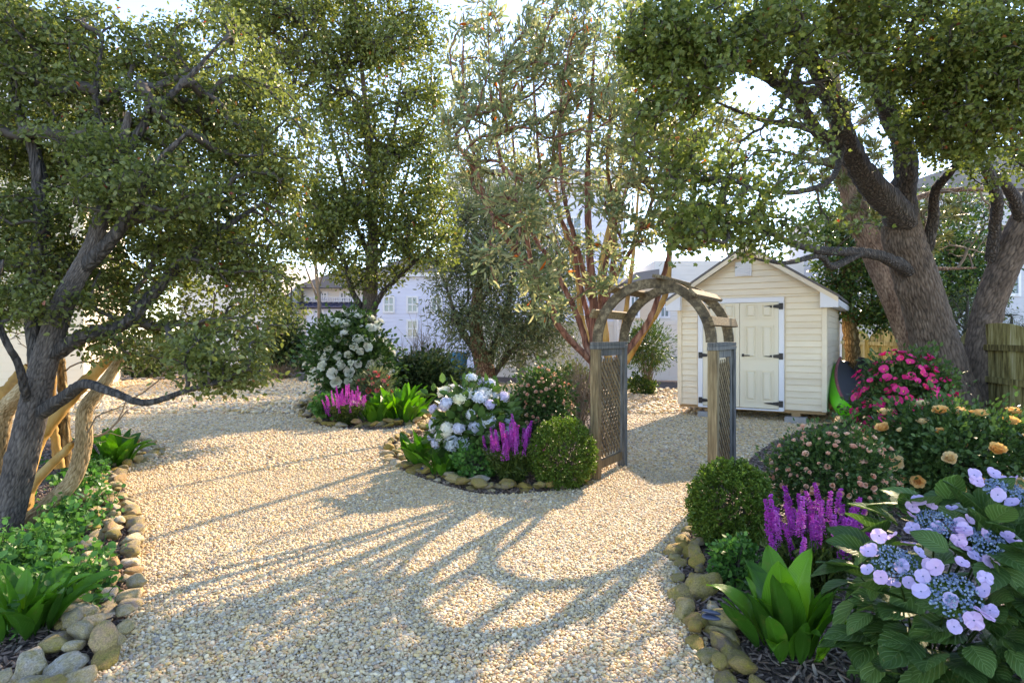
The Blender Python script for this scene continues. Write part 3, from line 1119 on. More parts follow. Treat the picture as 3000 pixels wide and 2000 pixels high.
# roof
ov = .18
for s in (0, 1):
    x_e, x_p = (-ov, W / 2) if s == 0 else (W + ov, W / 2)
    ze = ZE - ov * sl + .03
    MB().prism([(x_e, ze), (x_p, ZP + .02), (x_p, ZP + .065), (x_e, ze + .045)] if s == 0 else [(x_p, ZP + .02), (x_e, ze), (x_e, ze + .045), (x_p, ZP + .065)], -.16, DP + .15).build('roof_slope', M['shingle'], shed)
    rk = .085
    MB().prism([(x_e, ze - rk), (x_p, ZP + .02 - rk), (x_p, ZP + .017), (x_e, ze - .003)] if s == 0 else [(x_p, ZP + .02 - rk), (x_e, ze - rk), (x_e, ze - .003), (x_p, ZP + .017)], -.155, -.125).build('rake_board', M['vinyl_cream'], shed)
    xr0, xr1 = (-ov, .09) if s == 0 else (W - .09, W + ov)
    hi = ze - rk + .004
    top = lambda x: (ZE + .03 + ((x if s == 0 else W - x)) * sl) - .01
    MB().prism([(xr0, ze - .17), (xr1, ze - .17), (xr1, top(xr1) - .06), (xr0, top(xr0) - .04)], -.15, -.02).build('eave_return', M['trim_white'], shed)
    MB().box(xr0 if s == 0 else W + .02, -.02 if s == 0 else xr1, -.018, DP, ze - .14, ze - .03).build('soffit', M['trim_white'], shed)
# vent
vent = box('vent', M['trim_white'], shed, 1.05, 1.33, -.02, .03, 2.58, 2.84, .004)
for k in range(6):
    MB().box(1.085, 1.295, -.044, -.021, 2.612 + k * .034, 2.626 + k * .034).build('vent_slat', M['trim_white'], vent)
# door frame and doors
FW = .085
fr = MB().box(FX0, FX0 + FW, -.03, .04, ZB - .02, DT).build('door_frame', M['trim_white'], shed)
MB().box(FX1 - FW, FX1, -.03, .04, ZB - .02, DT).build('jamb', M['trim_white'], fr)
MB().box(FX0, FX1, -.032, .04, DT + .002, DT + .085).build('header', M['trim_white'], fr)
MB().box(FX0 + .02, FX1 - .02, -.05, .03, ZB - .025, ZB - .002).build('threshold', M['trim_white'], fr)
mid = (FX0 + FX1) / 2
for s, (d0, d1) in enumerate(((FX0 + FW + .004, mid - .004), (mid + .004, FX1 - FW - .004))):
    z0, z1 = ZB + .012, DT - .006
    dr = box('door', M['door_cream'], shed, d0, d1, -.022, .025, z0, z1, .003)
    w_ = d1 - d0
    pw = .205
    for px0 in (d0 + .085, d1 - .085 - pw):
        for (a0, a1) in ((.10, .62), (.80, 1.35), (1.46, 1.70)):
            a0, a1 = z0 + a0 * 1.085, z0 + a1 * 1.085
            pn = MB()
            # raised moulding ring and field
            for (xx0, xx1, zz0, zz1) in ((px0, px0 + .018, a0, a1), (px0 + pw - .018, px0 + pw, a0, a1), (px0 + .0181, px0 + pw - .0181, a0, a0 + .018), (px0 + .0181, px0 + pw - .0181, a1 - .018, a1)):
                pn.box(xx0, xx1, -.040, -.0215, zz0, zz1)
            b = len(pn.v)
            o_, i_ = .034, .062
            for (e, yy) in ((o_, -.0223), (i_, -.044)):
                pn.v += [(px0 + e, yy, a0 + e), (px0 + pw - e, yy, a0 + e), (px0 + pw - e, yy, a1 - e), (px0 + e, yy, a1 - e)]
            pn.f += [[b + 4, b + 5, b + 6, b + 7]] + [[b + i, b + (i + 1) % 4, b + 4 + (i + 1) % 4, b + 4 + i] for i in range(4)]
            pn.build('panel', M['door_cream'], dr)
    sg = -1 if s == 0 else 1
    ex = d0 if s == 0 else d1
    for hz in (z0 + .09, z0 + .92, z1 - .07):
        hg = MB()
        hg.box(min(ex + sg * .008, ex + sg * .075), max(ex + sg * .008, ex + sg * .075), -.045, -.031, hz - .055, hz + .055)
        hg.v += []
        b = len(hg.v)
        x0_, x1_ = ex + sg * .006, ex - sg * .24
        for yy in (-.040, -.0225):
            hg.v += [(x0_, yy, hz - .034), (x0_, yy, hz + .034), (x1_ + sg * .03, yy, hz + .008), (x1_, yy, hz), (x1_ + sg * .03, yy, hz - .008)]
        hg.f += [[b, b + 1, b + 2, b + 3, b + 4], [b + 9, b + 8, b + 7, b + 6, b + 5]] + [[b + i, b + 5 + i, b + 5 + (i + 1) % 5, b + (i + 1) % 5] for i in range(5)]
        hg.build('hinge', M['black_iron'], dr)
    if s == 1:
        hd = MB().box(d0 + .035, d0 + .075, -.04, -.021, z0 + .905, z0 + .955)
        hd.box(d0 + .05, d0 + .175, -.062, -.045, z0 + .918, z0 + .936)
        hd.box(d0 + .05, d0 + .066, -.062, -.03, z0 + .92, z0 + .934)
        hd.build('door_handle', M['black_iron'], dr, bevel=.004)

# things stored beside the shed
def lathe(prof, m=20):
    a = np.linspace(0, 2 * np.pi, m, endpoint=False)
    V = A([[r * math.cos(t), r * math.sin(t), z] for r, z in prof for t in a])
    n = len(prof)
    q = [[i * m + j, i * m + (j + 1) % m, (i + 1) * m + (j + 1) % m, (i + 1) * m + j] for i in range(n - 1) for j in range(m)]
    return V, A(q)


kA, kB = A([5.46, 10.16, .17]), A([6.36, 11.72, .80])
kay = thing('kayak', 'bright green plastic kayak hull tipped down beside the shed wall', 'kayak', (kA[0], kA[1], 0))
ex_ = unit(kB - kA)
ey_ = unit(np.cross(A([.7, .25, .75]), ex_))
ez_ = np.cross(ex_, ey_)
n, m = 20, 15
V = []
for i in range(n):
    t = i / (n - 1)
    w_ = .31 * math.sin(math.pi * min(1, .13 + t * .62)) ** .6
    dp = .36 * math.sin(math.pi * min(1, .16 + t * .62)) ** .5
    for j in range(m):
        a = math.pi * j / (m - 1)
        cy, cz = -math.cos(a), -abs(math.sin(a))
        cy, cz = math.copysign(abs(cy) ** .7, cy), -abs(cz) ** .7
        V.append(tuple(ex_ * t * 1.95 + ey_ * cy * w_ + ez_ * (cz * dp + .10 * (1 - t) ** 3) + A([0, 0, kA[2] + .12])))
idx = np.arange(n * m).reshape(n, m)
q = np.stack([idx[:-1, :-1], idx[1:, :-1], idx[1:, 1:], idx[:-1, 1:]], -1).reshape(-1, 4)
hull = link('hull', np_mesh('hull', V, [q, idx[:1].reshape(1, -1)], M['green_plastic'], smooth=True), kay)
VV = A(V).reshape(n, m, 3)
dk = np.stack([VV[:, 0], VV[:, -1]], 1).reshape(-1, 3) - ez_ * .02
dq = A([[2 * i, 2 * i + 1, 2 * i + 3, 2 * i + 2] for i in range(n - 1)])
link('deck', np_mesh('deck', dk, [dq], M['black_plastic']), kay)
for e in (0, -1):
    rv, rq = tubes(VV[None, :, e], np.full((1, n), .026), 6)
    link('rim_rope', np_mesh('rim_rope', rv, [rq], M['rope_red'], smooth=True), hull)
bn = thing('storage_bin', 'black plastic storage bin tucked behind the green kayak', 'bin', (6.75, 13.3, 0), -.5)
MB().box(-.35, .35, -.25, .25, 0, .92).build('bin_body', M['black_plastic'], bn, bevel=.03)
MB().box(-.37, .37, -.27, .27, .922, .98).build('lid', M['black_plastic'], bn, bevel=.02)
V, q = lathe([(.0, 0), (.18, 0), (.2, .02), (.2, .4), (.21, .41), (.21, .43), (.2, .44), (.2, .98), (.22, 1.0), (.22, 1.05), (.18, 1.07), (0, 1.07)], 22)
br = thing('plastic_drum', 'dark blue-grey plastic drum leaning behind the kayak beside the shed', 'drum', (6.42, 11.95, 0))
link('drum_body', np_mesh('drum_body', V, [q], M['black_plastic'], smooth=True), br, (-.05, 0, .06), (0, math.radians(24), -.3))


# ------------------------------------------------------------------ arbor
arb = thing('garden_arbor', 'weathered arched wooden garden arbor with lattice sides over the gravel path', 'arbor', (.875, 6.53, 0), -math.radians(31))
AW, AD, PW, CH = 1.2, .76, .09, 1.44
for x in (0, AW):
    for y in (0, AD):
        MB().box(x - PW / 2, x + PW / 2, y - PW / 2, y + PW / 2, 0, CH - .075).build('post', M['wood_tan'] if y == 0 else M['wood_grey'], arb, bevel=.004)
    MB().box(x - .05, x + .05, -.05, AD + .05, CH - .074, CH - .038).build('cap_rail', M['wood_grey'], arb, bevel=.004)
    MB().box(x - .047, x + .047, -.048, AD + .048, CH - .037, CH).build('cap_rail', M['wood_grey'], arb, bevel=.004)
    p = MB().box(x - .018, x + .018, PW / 2 + .001, AD - PW / 2 - .001, .10, .19).build('bottom_rail', M['wood_tan'], arb, bevel=.003)
    MB().box(x - .018, x + .018, PW / 2 + .001, AD - PW / 2 - .001, CH - .15, CH - .076).build('top_rail', M['wood_grey'], arb, bevel=.003)
    for ys in (PW / 2 + .001, AD - PW / 2 - .051):
        MB().box(x - .02, x + .02, ys, ys + .05, .191, CH - .151).build('stile', M['wood_grey'], arb, bevel=.003)
    # lattice laths, two layers
    y0, y1, z0, z1 = PW / 2 + .052, AD - PW / 2 - .052, .192, CH - .152
    LW = .034
    for layer, sgn in ((-.008, 1), (.004, -1)):
        c = (z0 if sgn > 0 else z0) - (y1 - y0)
        step = .085
        while c < z1 + (y1 - y0):
            # line z = c + sgn*(y-y0) (+ (y1-y0) if descending)
            def zl(y, e):
                return (c + (y - y0) if sgn > 0 else c + (y1 - y)) + e
            ys = np.linspace(y0, y1, 15)
            lo = [(y, zl(y, 0)) for y in ys]
            seg = [(y, zz) for y, zz in lo if z0 < zz < z1 - LW * 1.4]
            if len(seg) >= 3:
                (ya, za), (yb, zb) = seg[0], seg[-1]
                mb = MB()
                e = LW * 1.4
                xa, xb = x + layer, x + layer + .007
                mb.v = [(xa, ya, za), (xa, yb, zb), (xa, yb, zb + e), (xa, ya, za + e), (xb, ya, za), (xb, yb, zb), (xb, yb, zb + e), (xb, ya, za + e)]
                mb.f = [[0, 1, 2, 3], [7, 6, 5, 4], [0, 4, 5, 1], [1, 5, 6, 2], [2, 6, 7, 3], [3, 7, 4, 0]]
                mb.build('lattice_lath', M['wood_tan'] if layer > 0 else M['wood_grey'], arb)
            c += step
# two arches, three segments each
RO, AH = AW / 2 + .03, .63
for y in (0, AD):
    for k in range(4):
        a0, a1 = math.pi * k / 4, math.pi * (k + 1) / 4
        mb = MB()
        N_ = 9
        th = .098
        for j in range(N_):
            a = a0 + (a1 - a0) * j / (N_ - 1)
            for (ro, ah) in ((RO, AH), (RO - th, AH - th * .95)):
                for yy in (y - .022, y + .022):
                    e = .0015 if j in (0, N_ - 1) else 0
                    mb.v.append((AW / 2 - math.cos(a) * ro, yy, CH + .002 + math.sin(a) * ah))
        for j in range(N_ - 1):
            b = j * 4
            mb.f += [[b, b + 4, b + 5, b + 1], [b + 2, b + 3, b + 7, b + 6], [b, b + 2, b + 6, b + 4], [b + 1, b + 5, b + 7, b + 3]]
        mb.f += [[0, 1, 3, 2], [4 * (N_ - 1), 4 * (N_ - 1) + 2, 4 * (N_ - 1) + 3, 4 * (N_ - 1) + 1]]
        mb.build('arch_segment', M['wood_arch'], arb)
for a in (.14, .27, .50, .73, .86):
    pass
for a in (.15, .31, .55, .74, .90):
    th = math.pi * a
    x = AW / 2 - math.cos(th) * (RO + .012)
    zz = CH + math.sin(th) * (AH + .012)
    rot = math.atan2(math.cos(th) * AH, math.sin(th) * RO)
    MB().box(-.045, .045, -.16, AD + .16, -.012, .022).build('rung', M['wood_arch'] if a in (.55, .74) else M['wood_tan'], arb, (x, 0, zz), (0, -rot if a < .2 or a > .85 else -rot, 0), bevel=.004)


# ------------------------------------------------------------------ fence at the right
F0, F1 = A([7.05, 8.3]), A([9.3, 17.6])
fl = np.linalg.norm(F1 - F0)
fdir = (F1 - F0) / fl
fz = math.atan2(fdir[1], fdir[0])
npan = 4
PLn = fl / npan
fen = thing('wooden_fence', 'weathered mossy plank fence with arched panel tops behind the roses', 'fence', (F0[0], F0[1], 0), fz)
g = np.random.default_rng(5)
for k in range(npan):
    x0 = k * PLn
    MB().box(x0 - .05, x0 + .05, .022, .12, 0, 1.42).build('fence_post', M['wood_fence'], fen, bevel=.006)
    nb = 15
    bw = PLn / nb
    for i in range(nb):
        xa = x0 + i * bw
        def top(x):
            u = (x - x0) / PLn * 2 - 1
            return 1.36 + .34 * math.sqrt(max(0, 1 - u * u * .98))
        za, zm, zb = top(xa + .003), top(xa + bw / 2), top(xa + bw - .003)
        dy = g.uniform(-.004, .004)
        mb = MB().prism([(xa + .004, .05), (xa + bw - .004, .05), (xa + bw - .004, zb), (xa + bw / 2, zm), (xa + .004, za)], dy, dy + .018)
        mb.build('picket', M['wood_fence'], fen)
    for rz in (.30, .84, 1.33):
        MB().box(x0 + .003, x0 + PLn - .003, .0225, .062, rz - .045, rz + .045).build('fence_rail', M['wood_fence'], fen, bevel=.004)
fend = fen

# white vinyl fence behind, and at the left
def vinyl(label, p0, p1, h, npan, seed):
    p0, p1 = A(p0, float), A(p1, float)
    d = p1 - p0
    L_ = np.linalg.norm(d)
    r = thing('vinyl_fence', label, 'fence', (p0[0], p0[1], 0), math.atan2(d[1], d[0]))
    w = L_ / npan
    for k in range(npan + 1):
        MB().box(k * w - .065, k * w + .065, -.065, .065, 0, h + .1).build('fence_post', M['vinyl_white'], r, bevel=.01)
    for k in range(npan):
        x0 = k * w + .066
        x1 = (k + 1) * w - .066
        MB().box(x0, x1, -.03, .03, .06, .20).build('fence_rail', M['vinyl_white'], r)
        MB().box(x0, x1, -.03, .03, h - .12, h).build('fence_rail', M['vinyl_white'], r)
        nb = 8
        bw = (x1 - x0) / nb
        for i in range(nb):
            MB().box(x0 + i * bw + .003, x0 + (i + 1) * bw - .003, -.012, .012, .201, h - .121).build('fence_board', M['vinyl_white'], r)
    return r


vinyl('tall white vinyl privacy fence running behind the shed', (-1.0, 22.5), (12.5, 18.2), 2.0, 6, 1)
vinyl('white board fence beyond the dark leaning tree', (-7.4, 8.2), (-5.5, 5.6), 1.5, 1, 2)
lo = thing('rail_fence', 'low white rail fence in front of the pale shore house', 'fence', (-12.5, 26.5, 0))
for k in range(6):
    MB().box(k * 1.5 - .06, k * 1.5 + .06, -.06, .06, 0, 1.05).build('fence_post', M['vinyl_white'], lo)
for rz in (.3, .62, .95):
    MB().box(-.4, 8.1, -.105, -.065, rz - .07, rz + .07).build('fence_rail', M['vinyl_white'], lo)


# ------------------------------------------------------------------ houses
def window(par, x0, x1, z0, z1, y=0.0, bars=1, fr=.09):
    f = MB()
    f.box(x0 - fr, x0, y - .06, y + .01, z0 - fr, z1 + fr).box(x1, x1 + fr, y - .06, y + .01, z0 - fr, z1 + fr)
    f.box(x0 + .001, x1 - .001, y - .06, y + .01, z0 - fr, z0).box(x0 + .001, x1 - .001, y - .06, y + .01, z1, z1 + fr)
    zm = (z0 + z1) / 2
    f.box(x0 + .001, x1 - .001, y - .05, y + .01, zm - .03, zm + .03)
    for b in range(1, bars + 1):
        if bars > 0:
            xm = x0 + (x1 - x0) * b / (bars + 1)
            f.box(xm - .025, xm + .025, y - .045, y + .01, z0 + .001, zm - .031).box(xm - .025, xm + .025, y - .045, y + .01, zm + .031, z1 - .001)
    w = f.build('window', M['trim_white'], par)
    MB().box(x0 + .002, x1 - .002, y - .02, y - .004, z0 + .002, z1 - .002).build('pane', M['glass'], w)
    return w


def hx(px, Y):
    return (px - 1500) / FPX * Y


def hz(py, Y):
    return CAMZ - (py - HZ) / FPX * Y


# pale shore house at the left
HY = 33.0
h1 = thing('shore_house', 'pale shore house with navy metal porch roof and white balcony railing', 'house', (hx(740, HY), HY, 0))
X = lambda px: hx(px, HY) - hx(740, HY)
Z = lambda py: hz(py, HY)
MB().box(X(560), X(850), -1.2, 6, 0, Z(780)).build('wall', M['pale_siding'], h1)
MB().box(X(852), X(905), 0, 6, 0, Z(905)).build('wall', M['pale_siding'], h1)
MB().box(X(905), X(1180), -.4, 6, 0, Z(905)).build('wall', M['lavender'], h1)
MB().box(X(860), X(1180), 1.6, 6, Z(904), Z(835)).build('wall', M['pale_siding'], h1)
MB().prism([(X(830), Z(838)), (X(1210), Z(838)), (X(1020), Z(770))], 1.0, 7).build('roof', M['roof_far'], h1)
pr = MB()
b = [(X(850), -.8, Z(903)), (X(1190), -.8, Z(903)), (X(1190), 1.6, Z(886)), (X(850), 1.6, Z(886))]
pr.v = b + [(p[0], p[1], p[2] + .06) for p in b]
pr.f = [[3, 2, 1, 0], [4, 5, 6, 7], [0, 1, 5, 4], [1, 2, 6, 5], [2, 3, 7, 6], [3, 0, 4, 7]]
pr = pr.build('porch_roof', M['navy_metal'], h1)
for k in range(22):
    xx = X(852) + k * (X(1188) - X(852)) / 21
    mb = MB()
    q0, q1 = A([xx, -.8, Z(903) + .062]), A([xx, 1.58, Z(886) + .062])
    mb.v = [tuple(q0 + A([-.02, 0, 0])), tuple(q0 + A([.02, 0, 0])), tuple(q1 + A([.02, 0, 0])), tuple(q1 + A([-.02, 0, 0])),
            tuple(q0 + A([-.02, 0, .06])), tuple(q0 + A([.02, 0, .06])), tuple(q1 + A([.02, 0, .06])), tuple(q1 + A([-.02, 0, .06]))]
    mb.f = [[3, 2, 1, 0], [4, 5, 6, 7], [0, 1, 5, 4], [1, 2, 6, 5], [2, 3, 7, 6], [3, 0, 4, 7]]
    mb.build('seam', M['navy_metal'], pr)
rl = MB().box(X(870), X(1100), 1.25, 1.33, Z(868), Z(866)).box(X(870), X(1100), 1.25, 1.33, Z(880), Z(878)).build('balcony_rail', M['trim_white'], h1)
for k in range(34):
    xx = X(871) + k * (X(1098) - X(871)) / 33
    MB().box(xx - .03, xx + .03, 1.26, 1.32, Z(878) + .002, Z(868) - .002).build('baluster', M['trim_white'], rl)
window(h1, X(778), X(803), Z(908), Z(870), -1.2)
window(h1, X(810), X(835), Z(908), Z(870), -1.2)
window(h1, X(896), X(912), Z(870), Z(853), 1.6)
window(h1, X(914), X(930), Z(870), Z(853), 1.6)
window(h1, X(975), X(990), Z(882), Z(853), 1.6)
window(h1, X(1000), X(1016), Z(882), Z(853), 1.6)
window(h1, X(856), X(871), Z(942), Z(913), 0)
window(h1, X(913), X(922), Z(921), Z(913), -.4)
window(h1, X(942), X(951), Z(921), Z(913), -.4)
window(h1, X(1014), X(1032), Z(938), Z(913), -.4)
dd = MB().box(X(869), X(893), -.05, .02, Z(1060), Z(975)).build('door', M['pale_siding'], h1)
window(h1, X(874), X(889), Z(1001), Z(981), -.05, 1, .05)

# lavender house behind the red-stemmed tree
HY = 30.0
h2 = thing('shore_house', 'tall pale lavender clapboard house behind the red-stemmed tree', 'house', (hx(1150, HY), HY, 0))
X = lambda px: hx(px, HY) - hx(1150, HY)
Z = lambda py: hz(py, HY)
MB().box(X(1330), X(1830), 0, 9, 0, Z(545)).build('wall', M['lavender'], h2)
MB().box(X(1090), X(1329), .6, 8, 0, Z(800)).build('wall', M['lavender'], h2)
MB().box(X(1310), X(1850), -.5, 9.4, Z(545) + .002, Z(520)).build('cornice', M['trim_white'], h2)
MB().prism([(X(1300), Z(520) + .003), (X(1860), Z(520) + .003), (X(1760), Z(505)), (X(1400), Z(505))], -.6, 9.5).build('roof', M['roof_far'], h2)
for (a, b_, c, d_) in ((1480, 1515, 700, 640), (1560, 1600, 700, 640), (1660, 1700, 700, 640), (1755, 1790, 620, 565), (1590, 1630, 860, 800), (1480, 1510, 880, 820), (1690, 1730, 850, 790), (1380, 1410, 780, 720)):
    window(h2, X(a), X(b_), Z(c), Z(d_), 0)
for (a, b_, c, d_) in ((1190, 1215, 910, 870), (1120, 1145, 910, 870), (1262, 1288, 910, 870), (1190, 1215, 985, 940)):
    window(h2, X(a), X(b_), Z(c), Z(d_), .6)
MB().box(X(1326), X(1336), .52, .599, 0, Z(800) - .02).build('downspout', M['trim_white'], h2)
MB().box(X(1080), X(1340), .35, .598, Z(800) - .12, Z(800) + .06).build('gutter', M['trim_white'], h2)
MB().prism([(X(1075), Z(800) + .064), (X(1335), Z(800) + .064), (X(1335), Z(760)), (X(1200), Z(745))], .3, 8.3).build('roof', M['roof_far'], h2)
# tan house glimpsed right of the arbor
HY = 27.0
h3 = thing('shore_house', 'tan house with white corner trim seen above the vinyl fence', 'house', (hx(1835, HY), HY, 0))
X = lambda px: hx(px, HY) - hx(1835, HY)
Z = lambda py: hz(py, HY)
MB().box(X(1835), X(1925), 0, 7, 0, Z(830)).build('wall', M['tan_siding'], h3)
MB().box(X(1926), X(2400), .5, 7, 0, Z(760)).build('wall', M['pale_siding'], h3)
MB().box(X(1921), X(1931), -.06, .49, 0, Z(830) - .01).build('corner_trim', M['trim_white'], h3)
MB().prism([(X(1820), Z(830) + .003), (X(1927), Z(830) + .003), (X(1927), Z(790)), (X(1860), Z(800))], -.3, 7.2).build('roof', M['roof_far'], h3)
window(h3, X(1850), X(1868), Z(925), Z(870), 0)
window(h3, X(1945), X(1965), Z(925), Z(870), .5)
window(h3, X(2060), X(2100), Z(925), Z(850), .5)
# grey house at the right
HY = 21.0
h4 = thing('shore_house', 'grey clapboard house behind the plank fence and bare branches', 'house', (hx(2620, HY), HY, 0))
X = lambda px: hx(px, HY) - hx(2620, HY)
Z = lambda py: hz(py, HY)
MB().box(X(2620), X(3500), 0, 8, 0, Z(560)).build('wall', M['grey_siding'], h4)
MB().prism([(X(2590), Z(560) + .003), (X(3530), Z(560) + .003), (X(3100), Z(380))], -.4, 8.3).build('roof', M['roof_far'], h4)
for (a, b_, c, d_) in ((2700, 2740, 760, 680), (2790, 2830, 640, 570), (2930, 2980, 860, 760), (2840, 2870, 760, 690)):
    window(h4, X(a), X(b_), Z(c), Z(d_), 0)
# cream house at the left edge
h5 = thing('cream_house', 'cream clapboard house rising behind the dark leaning tree', 'house', (-16.5, 11.5, 0), .45)
MB().box(-2, 7.2, 0, 8, 0, 8.2).build('wall', M['cream_siding'], h5)
MB().prism([(-2.3, 8.203), (7.6, 8.203), (2.6, 10.4)], -.4, 8.3).build('roof', M['roof_far'], h5)
for (a, b_, c, d_) in ((1, 2, 1, 2.3), (4.2, 5.2, 1, 2.3), (4.2, 5.2, 4.2, 5.5), (1, 2, 4.2, 5.5), (5.8, 6.6, 6, 7.2)):
    window(h5, a, b_, c, d_, 0)
# wooden block, posts, tubs far off
tb = G(895, 1120)
t_ = thing('timber_block', 'old square timber block at the edge of the far gravel', 'timber', (tb[0], tb[1], 0), .3)
MB().box(-.22, .22, -.25, .25, 0, .32).build('timber_body', M['wood_grey'], t_, bevel=.02)
MB().box(-.225, -.2, -.2, .2, .05, .27).build('end_face', M['wood_tan'], t_, bevel=.01)
pb = G(1527, 1122)
p_ = thing('grey_post', 'grey square post standing by the small olive-grey tree', 'post', (pb[0], pb[1], 0))
MB().box(-.16, .16, -.16, .16, 0, .9).build('post_shaft', M['concrete'], p_, bevel=.02)
MB().box(-.19, .19, -.19, .19, .901, .96).build('post_cap', M['concrete'], p_, bevel=.02)
for i, (px, lab) in enumerate(((1238, 'blue plastic tub behind the bare tangled shrub'), (1345, 'blue plastic tub beside the small olive-grey tree trunk'))):
    c = P(px, 1040, 19.5)
    t_ = thing('plastic_tub', lab, 'tub', (c[0], 19.5, 0), .2, 'blue tubs by the fence')
    V, q = lathe([(0, 0), (.2, 0), (.27, .95), (.30, .96), (.30, 1.0), (.26, 1.0), (.22, .7), (0, .68)], 16)
    link('tub_body', np_mesh('tub_body', V, [q], M['blue_plastic'], smooth=True), t_)
    V, q = tubes(A([[(.30, -.08, .9), (.36, -.05, .86), (.36, .05, .86), (.30, .08, .9)]]), np.full((1, 4), .015), 5)
    link('handle', np_mesh('handle', V, [q], M['blue_plastic']), t_)

# ------------------------------------------------------------------ trees
def LB(pts, r, **k):
    d = {'p': [P(*p) for p in pts], 'r': r}
    d.update(k)
    return d


# A: dark leaning tree at the left
tree('leaning_tree', 'dark-barked leaning tree with dense olive-green crown over the left bed',
     [LB([(-5, 1590, 4.78), (40, 1440, 4.78), (95, 1210, 4.75), (130, 1060, 4.72), (190, 880, 4.7), (270, 720, 4.7), (330, 520, 4.75), (380, 330, 4.8)], [.105, .10, .095, .085, .072, .055, .04, .02], flare=.3, cell=.021, depth=.010, detail=M['furrow_dark'], **{'from': .55}),
      LB([(110, 1215, 4.75), (190, 1165, 4.62), (245, 1125, 4.5), (330, 1150, 4.35), (430, 1180, 4.25), (560, 1140, 4.2), (680, 1110, 4.2)], [.055, .045, .035, .028, .022, .016, .008]),
      LB([(90, 1200, 4.75), (72, 1140, 4.6), (50, 1060, 4.5), (12, 990, 4.4), (-20, 880, 4.4), (10, 760, 4.4)], [.035, .03, .025, .022, .016, .008]),
      LB([(150, 1040, 4.72), (250, 980, 4.7), (370, 940, 4.8), (520, 780, 5.0), (620, 690, 5.1), (760, 600, 5.2)], [.06, .05, .045, .04, .03, .012]),
      LB([(240, 790, 4.7), (330, 700, 4.6), (400, 590, 4.5), (470, 470, 4.4), (560, 380, 4.4)], [.055, .045, .035, .025, .01]),
      LB([(300, 620, 4.7), (300, 450, 4.9), (280, 280, 5.0), (300, 120, 5.1)], [.045, .035, .025, .01]),
      LB([(120, 1080, 4.72), (100, 900, 4.9), (120, 700, 5.0), (110, 480, 5.1), (60, 350, 5.1), (20, 150, 5.2)], [.075, .07, .06, .05, .035, .012]),
      LB([(345, 480, 4.75), (450, 330, 4.9), (560, 220, 5.0), (650, 120, 5.1)], [.04, .03, .02, .008])],
     [lobe(330, 330, 5.7, 300, 270, .9), lobe(560, 500, 5.6, 270, 270, .9), lobe(640, 240, 5.9, 190, 200, .8), lobe(60, 280, 5.6, 200, 280, .9), lobe(60, 760, 5.0, 180, 200, .6), lobe(540, 830, 5.4, 260, 150, .7), lobe(660, 1040, 4.5, 130, 100, .45, 20000), lobe(740, 640, 5.4, 140, 220, .6), lobe(800, 420, 5.7, 120, 200, .6), lobe(790, 880, 5.2, 90, 130, .5, 9000), lobe(330, 680, 5.7, 280, 230, .7), lobe(430, 990, 5.0, 190, 70, .45, 9000), lobe(-150, 600, 5.4, 200, 400, .9), lobe(200, 120, 5.6, 200, 120, .7), lobe(420, 560, 4.5, 260, 90, .3, 14000), lobe(250, 420, 4.6, 160, 60, .25, 8000), lobe(130, 880, 4.5, 130, 60, .25, 6000)],
     2300, 108000, .041, 'ovate', M['trunk_grey'], M['leaf_maple'], 21, rtip=.0046, spread=.066, twigbark=M['twig_dark'], group='leafy trees')
# B: centre tree
tree('shade_tree', 'upright grey-trunked shade tree standing in the bed of the white rose bush',
     [LB([(1068, 1195, 13.0), (1072, 1080, 13.0), (1078, 960, 13.0), (1085, 860, 13.0), (1092, 700, 13.0), (1090, 500, 13.0), (1070, 300, 13.0), (1050, 100, 13)], [.20, .165, .155, .145, .10, .075, .05, .02], flare=.25, cell=.035, depth=.012, detail=M['furrow_grey'], **{'from': .6}),
      LB([(1065, 910, 13), (1030, 850, 12.8), (1010, 770, 12.6), (960, 690, 12.4)], [.075, .055, .04, .015]),
      LB([(1088, 920, 13), (1120, 860, 12.8), (1180, 800, 12.6), (1250, 740, 12.5)], [.07, .055, .035, .012]),
      LB([(1088, 800, 13), (1130, 700, 13.2), (1180, 560, 13.3), (1220, 380, 13.3)], [.06, .05, .035, .012]),
      LB([(1085, 760, 13), (1030, 620, 13.2), (980, 430, 13.3), (920, 250, 13.3)], [.06, .05, .035, .012]),
      LB([(1090, 600, 13), (1150, 400, 12.6), (1180, 200, 12.5)], [.05, .035, .012]),
      LB([(1080, 420, 13), (1000, 220, 12.8), (900, 80, 12.8)], [.045, .03, .01])],
     [lobe(1060, 700, 12.8, 170, 150, 1.2), lobe(1180, 560, 13, 140, 170, 1.1), lobe(1010, 480, 12.8, 170, 180, 1.2), lobe(1120, 250, 13, 200, 220, 1.5), lobe(900, 120, 13, 220, 160, 1.4), lobe(1150, 60, 13, 170, 110, 1.4), lobe(1250, 720, 12.5, 90, 70, .7), lobe(930, 640, 12.6, 90, 110, .8), lobe(800, -60, 13.2, 250, 110, 1.3), lobe(1270, 620, 12.8, 80, 130, .8, 7000), lobe(1240, 400, 13, 90, 150, .9, 9000), lobe(720, 180, 13.4, 160, 200, 1.2, 20000)],
     1500, 62000, .080, 'ovate', M['trunk_grey'], M['leaf_maple_b'], 22, rtip=.007, spread=.14, group='leafy trees')
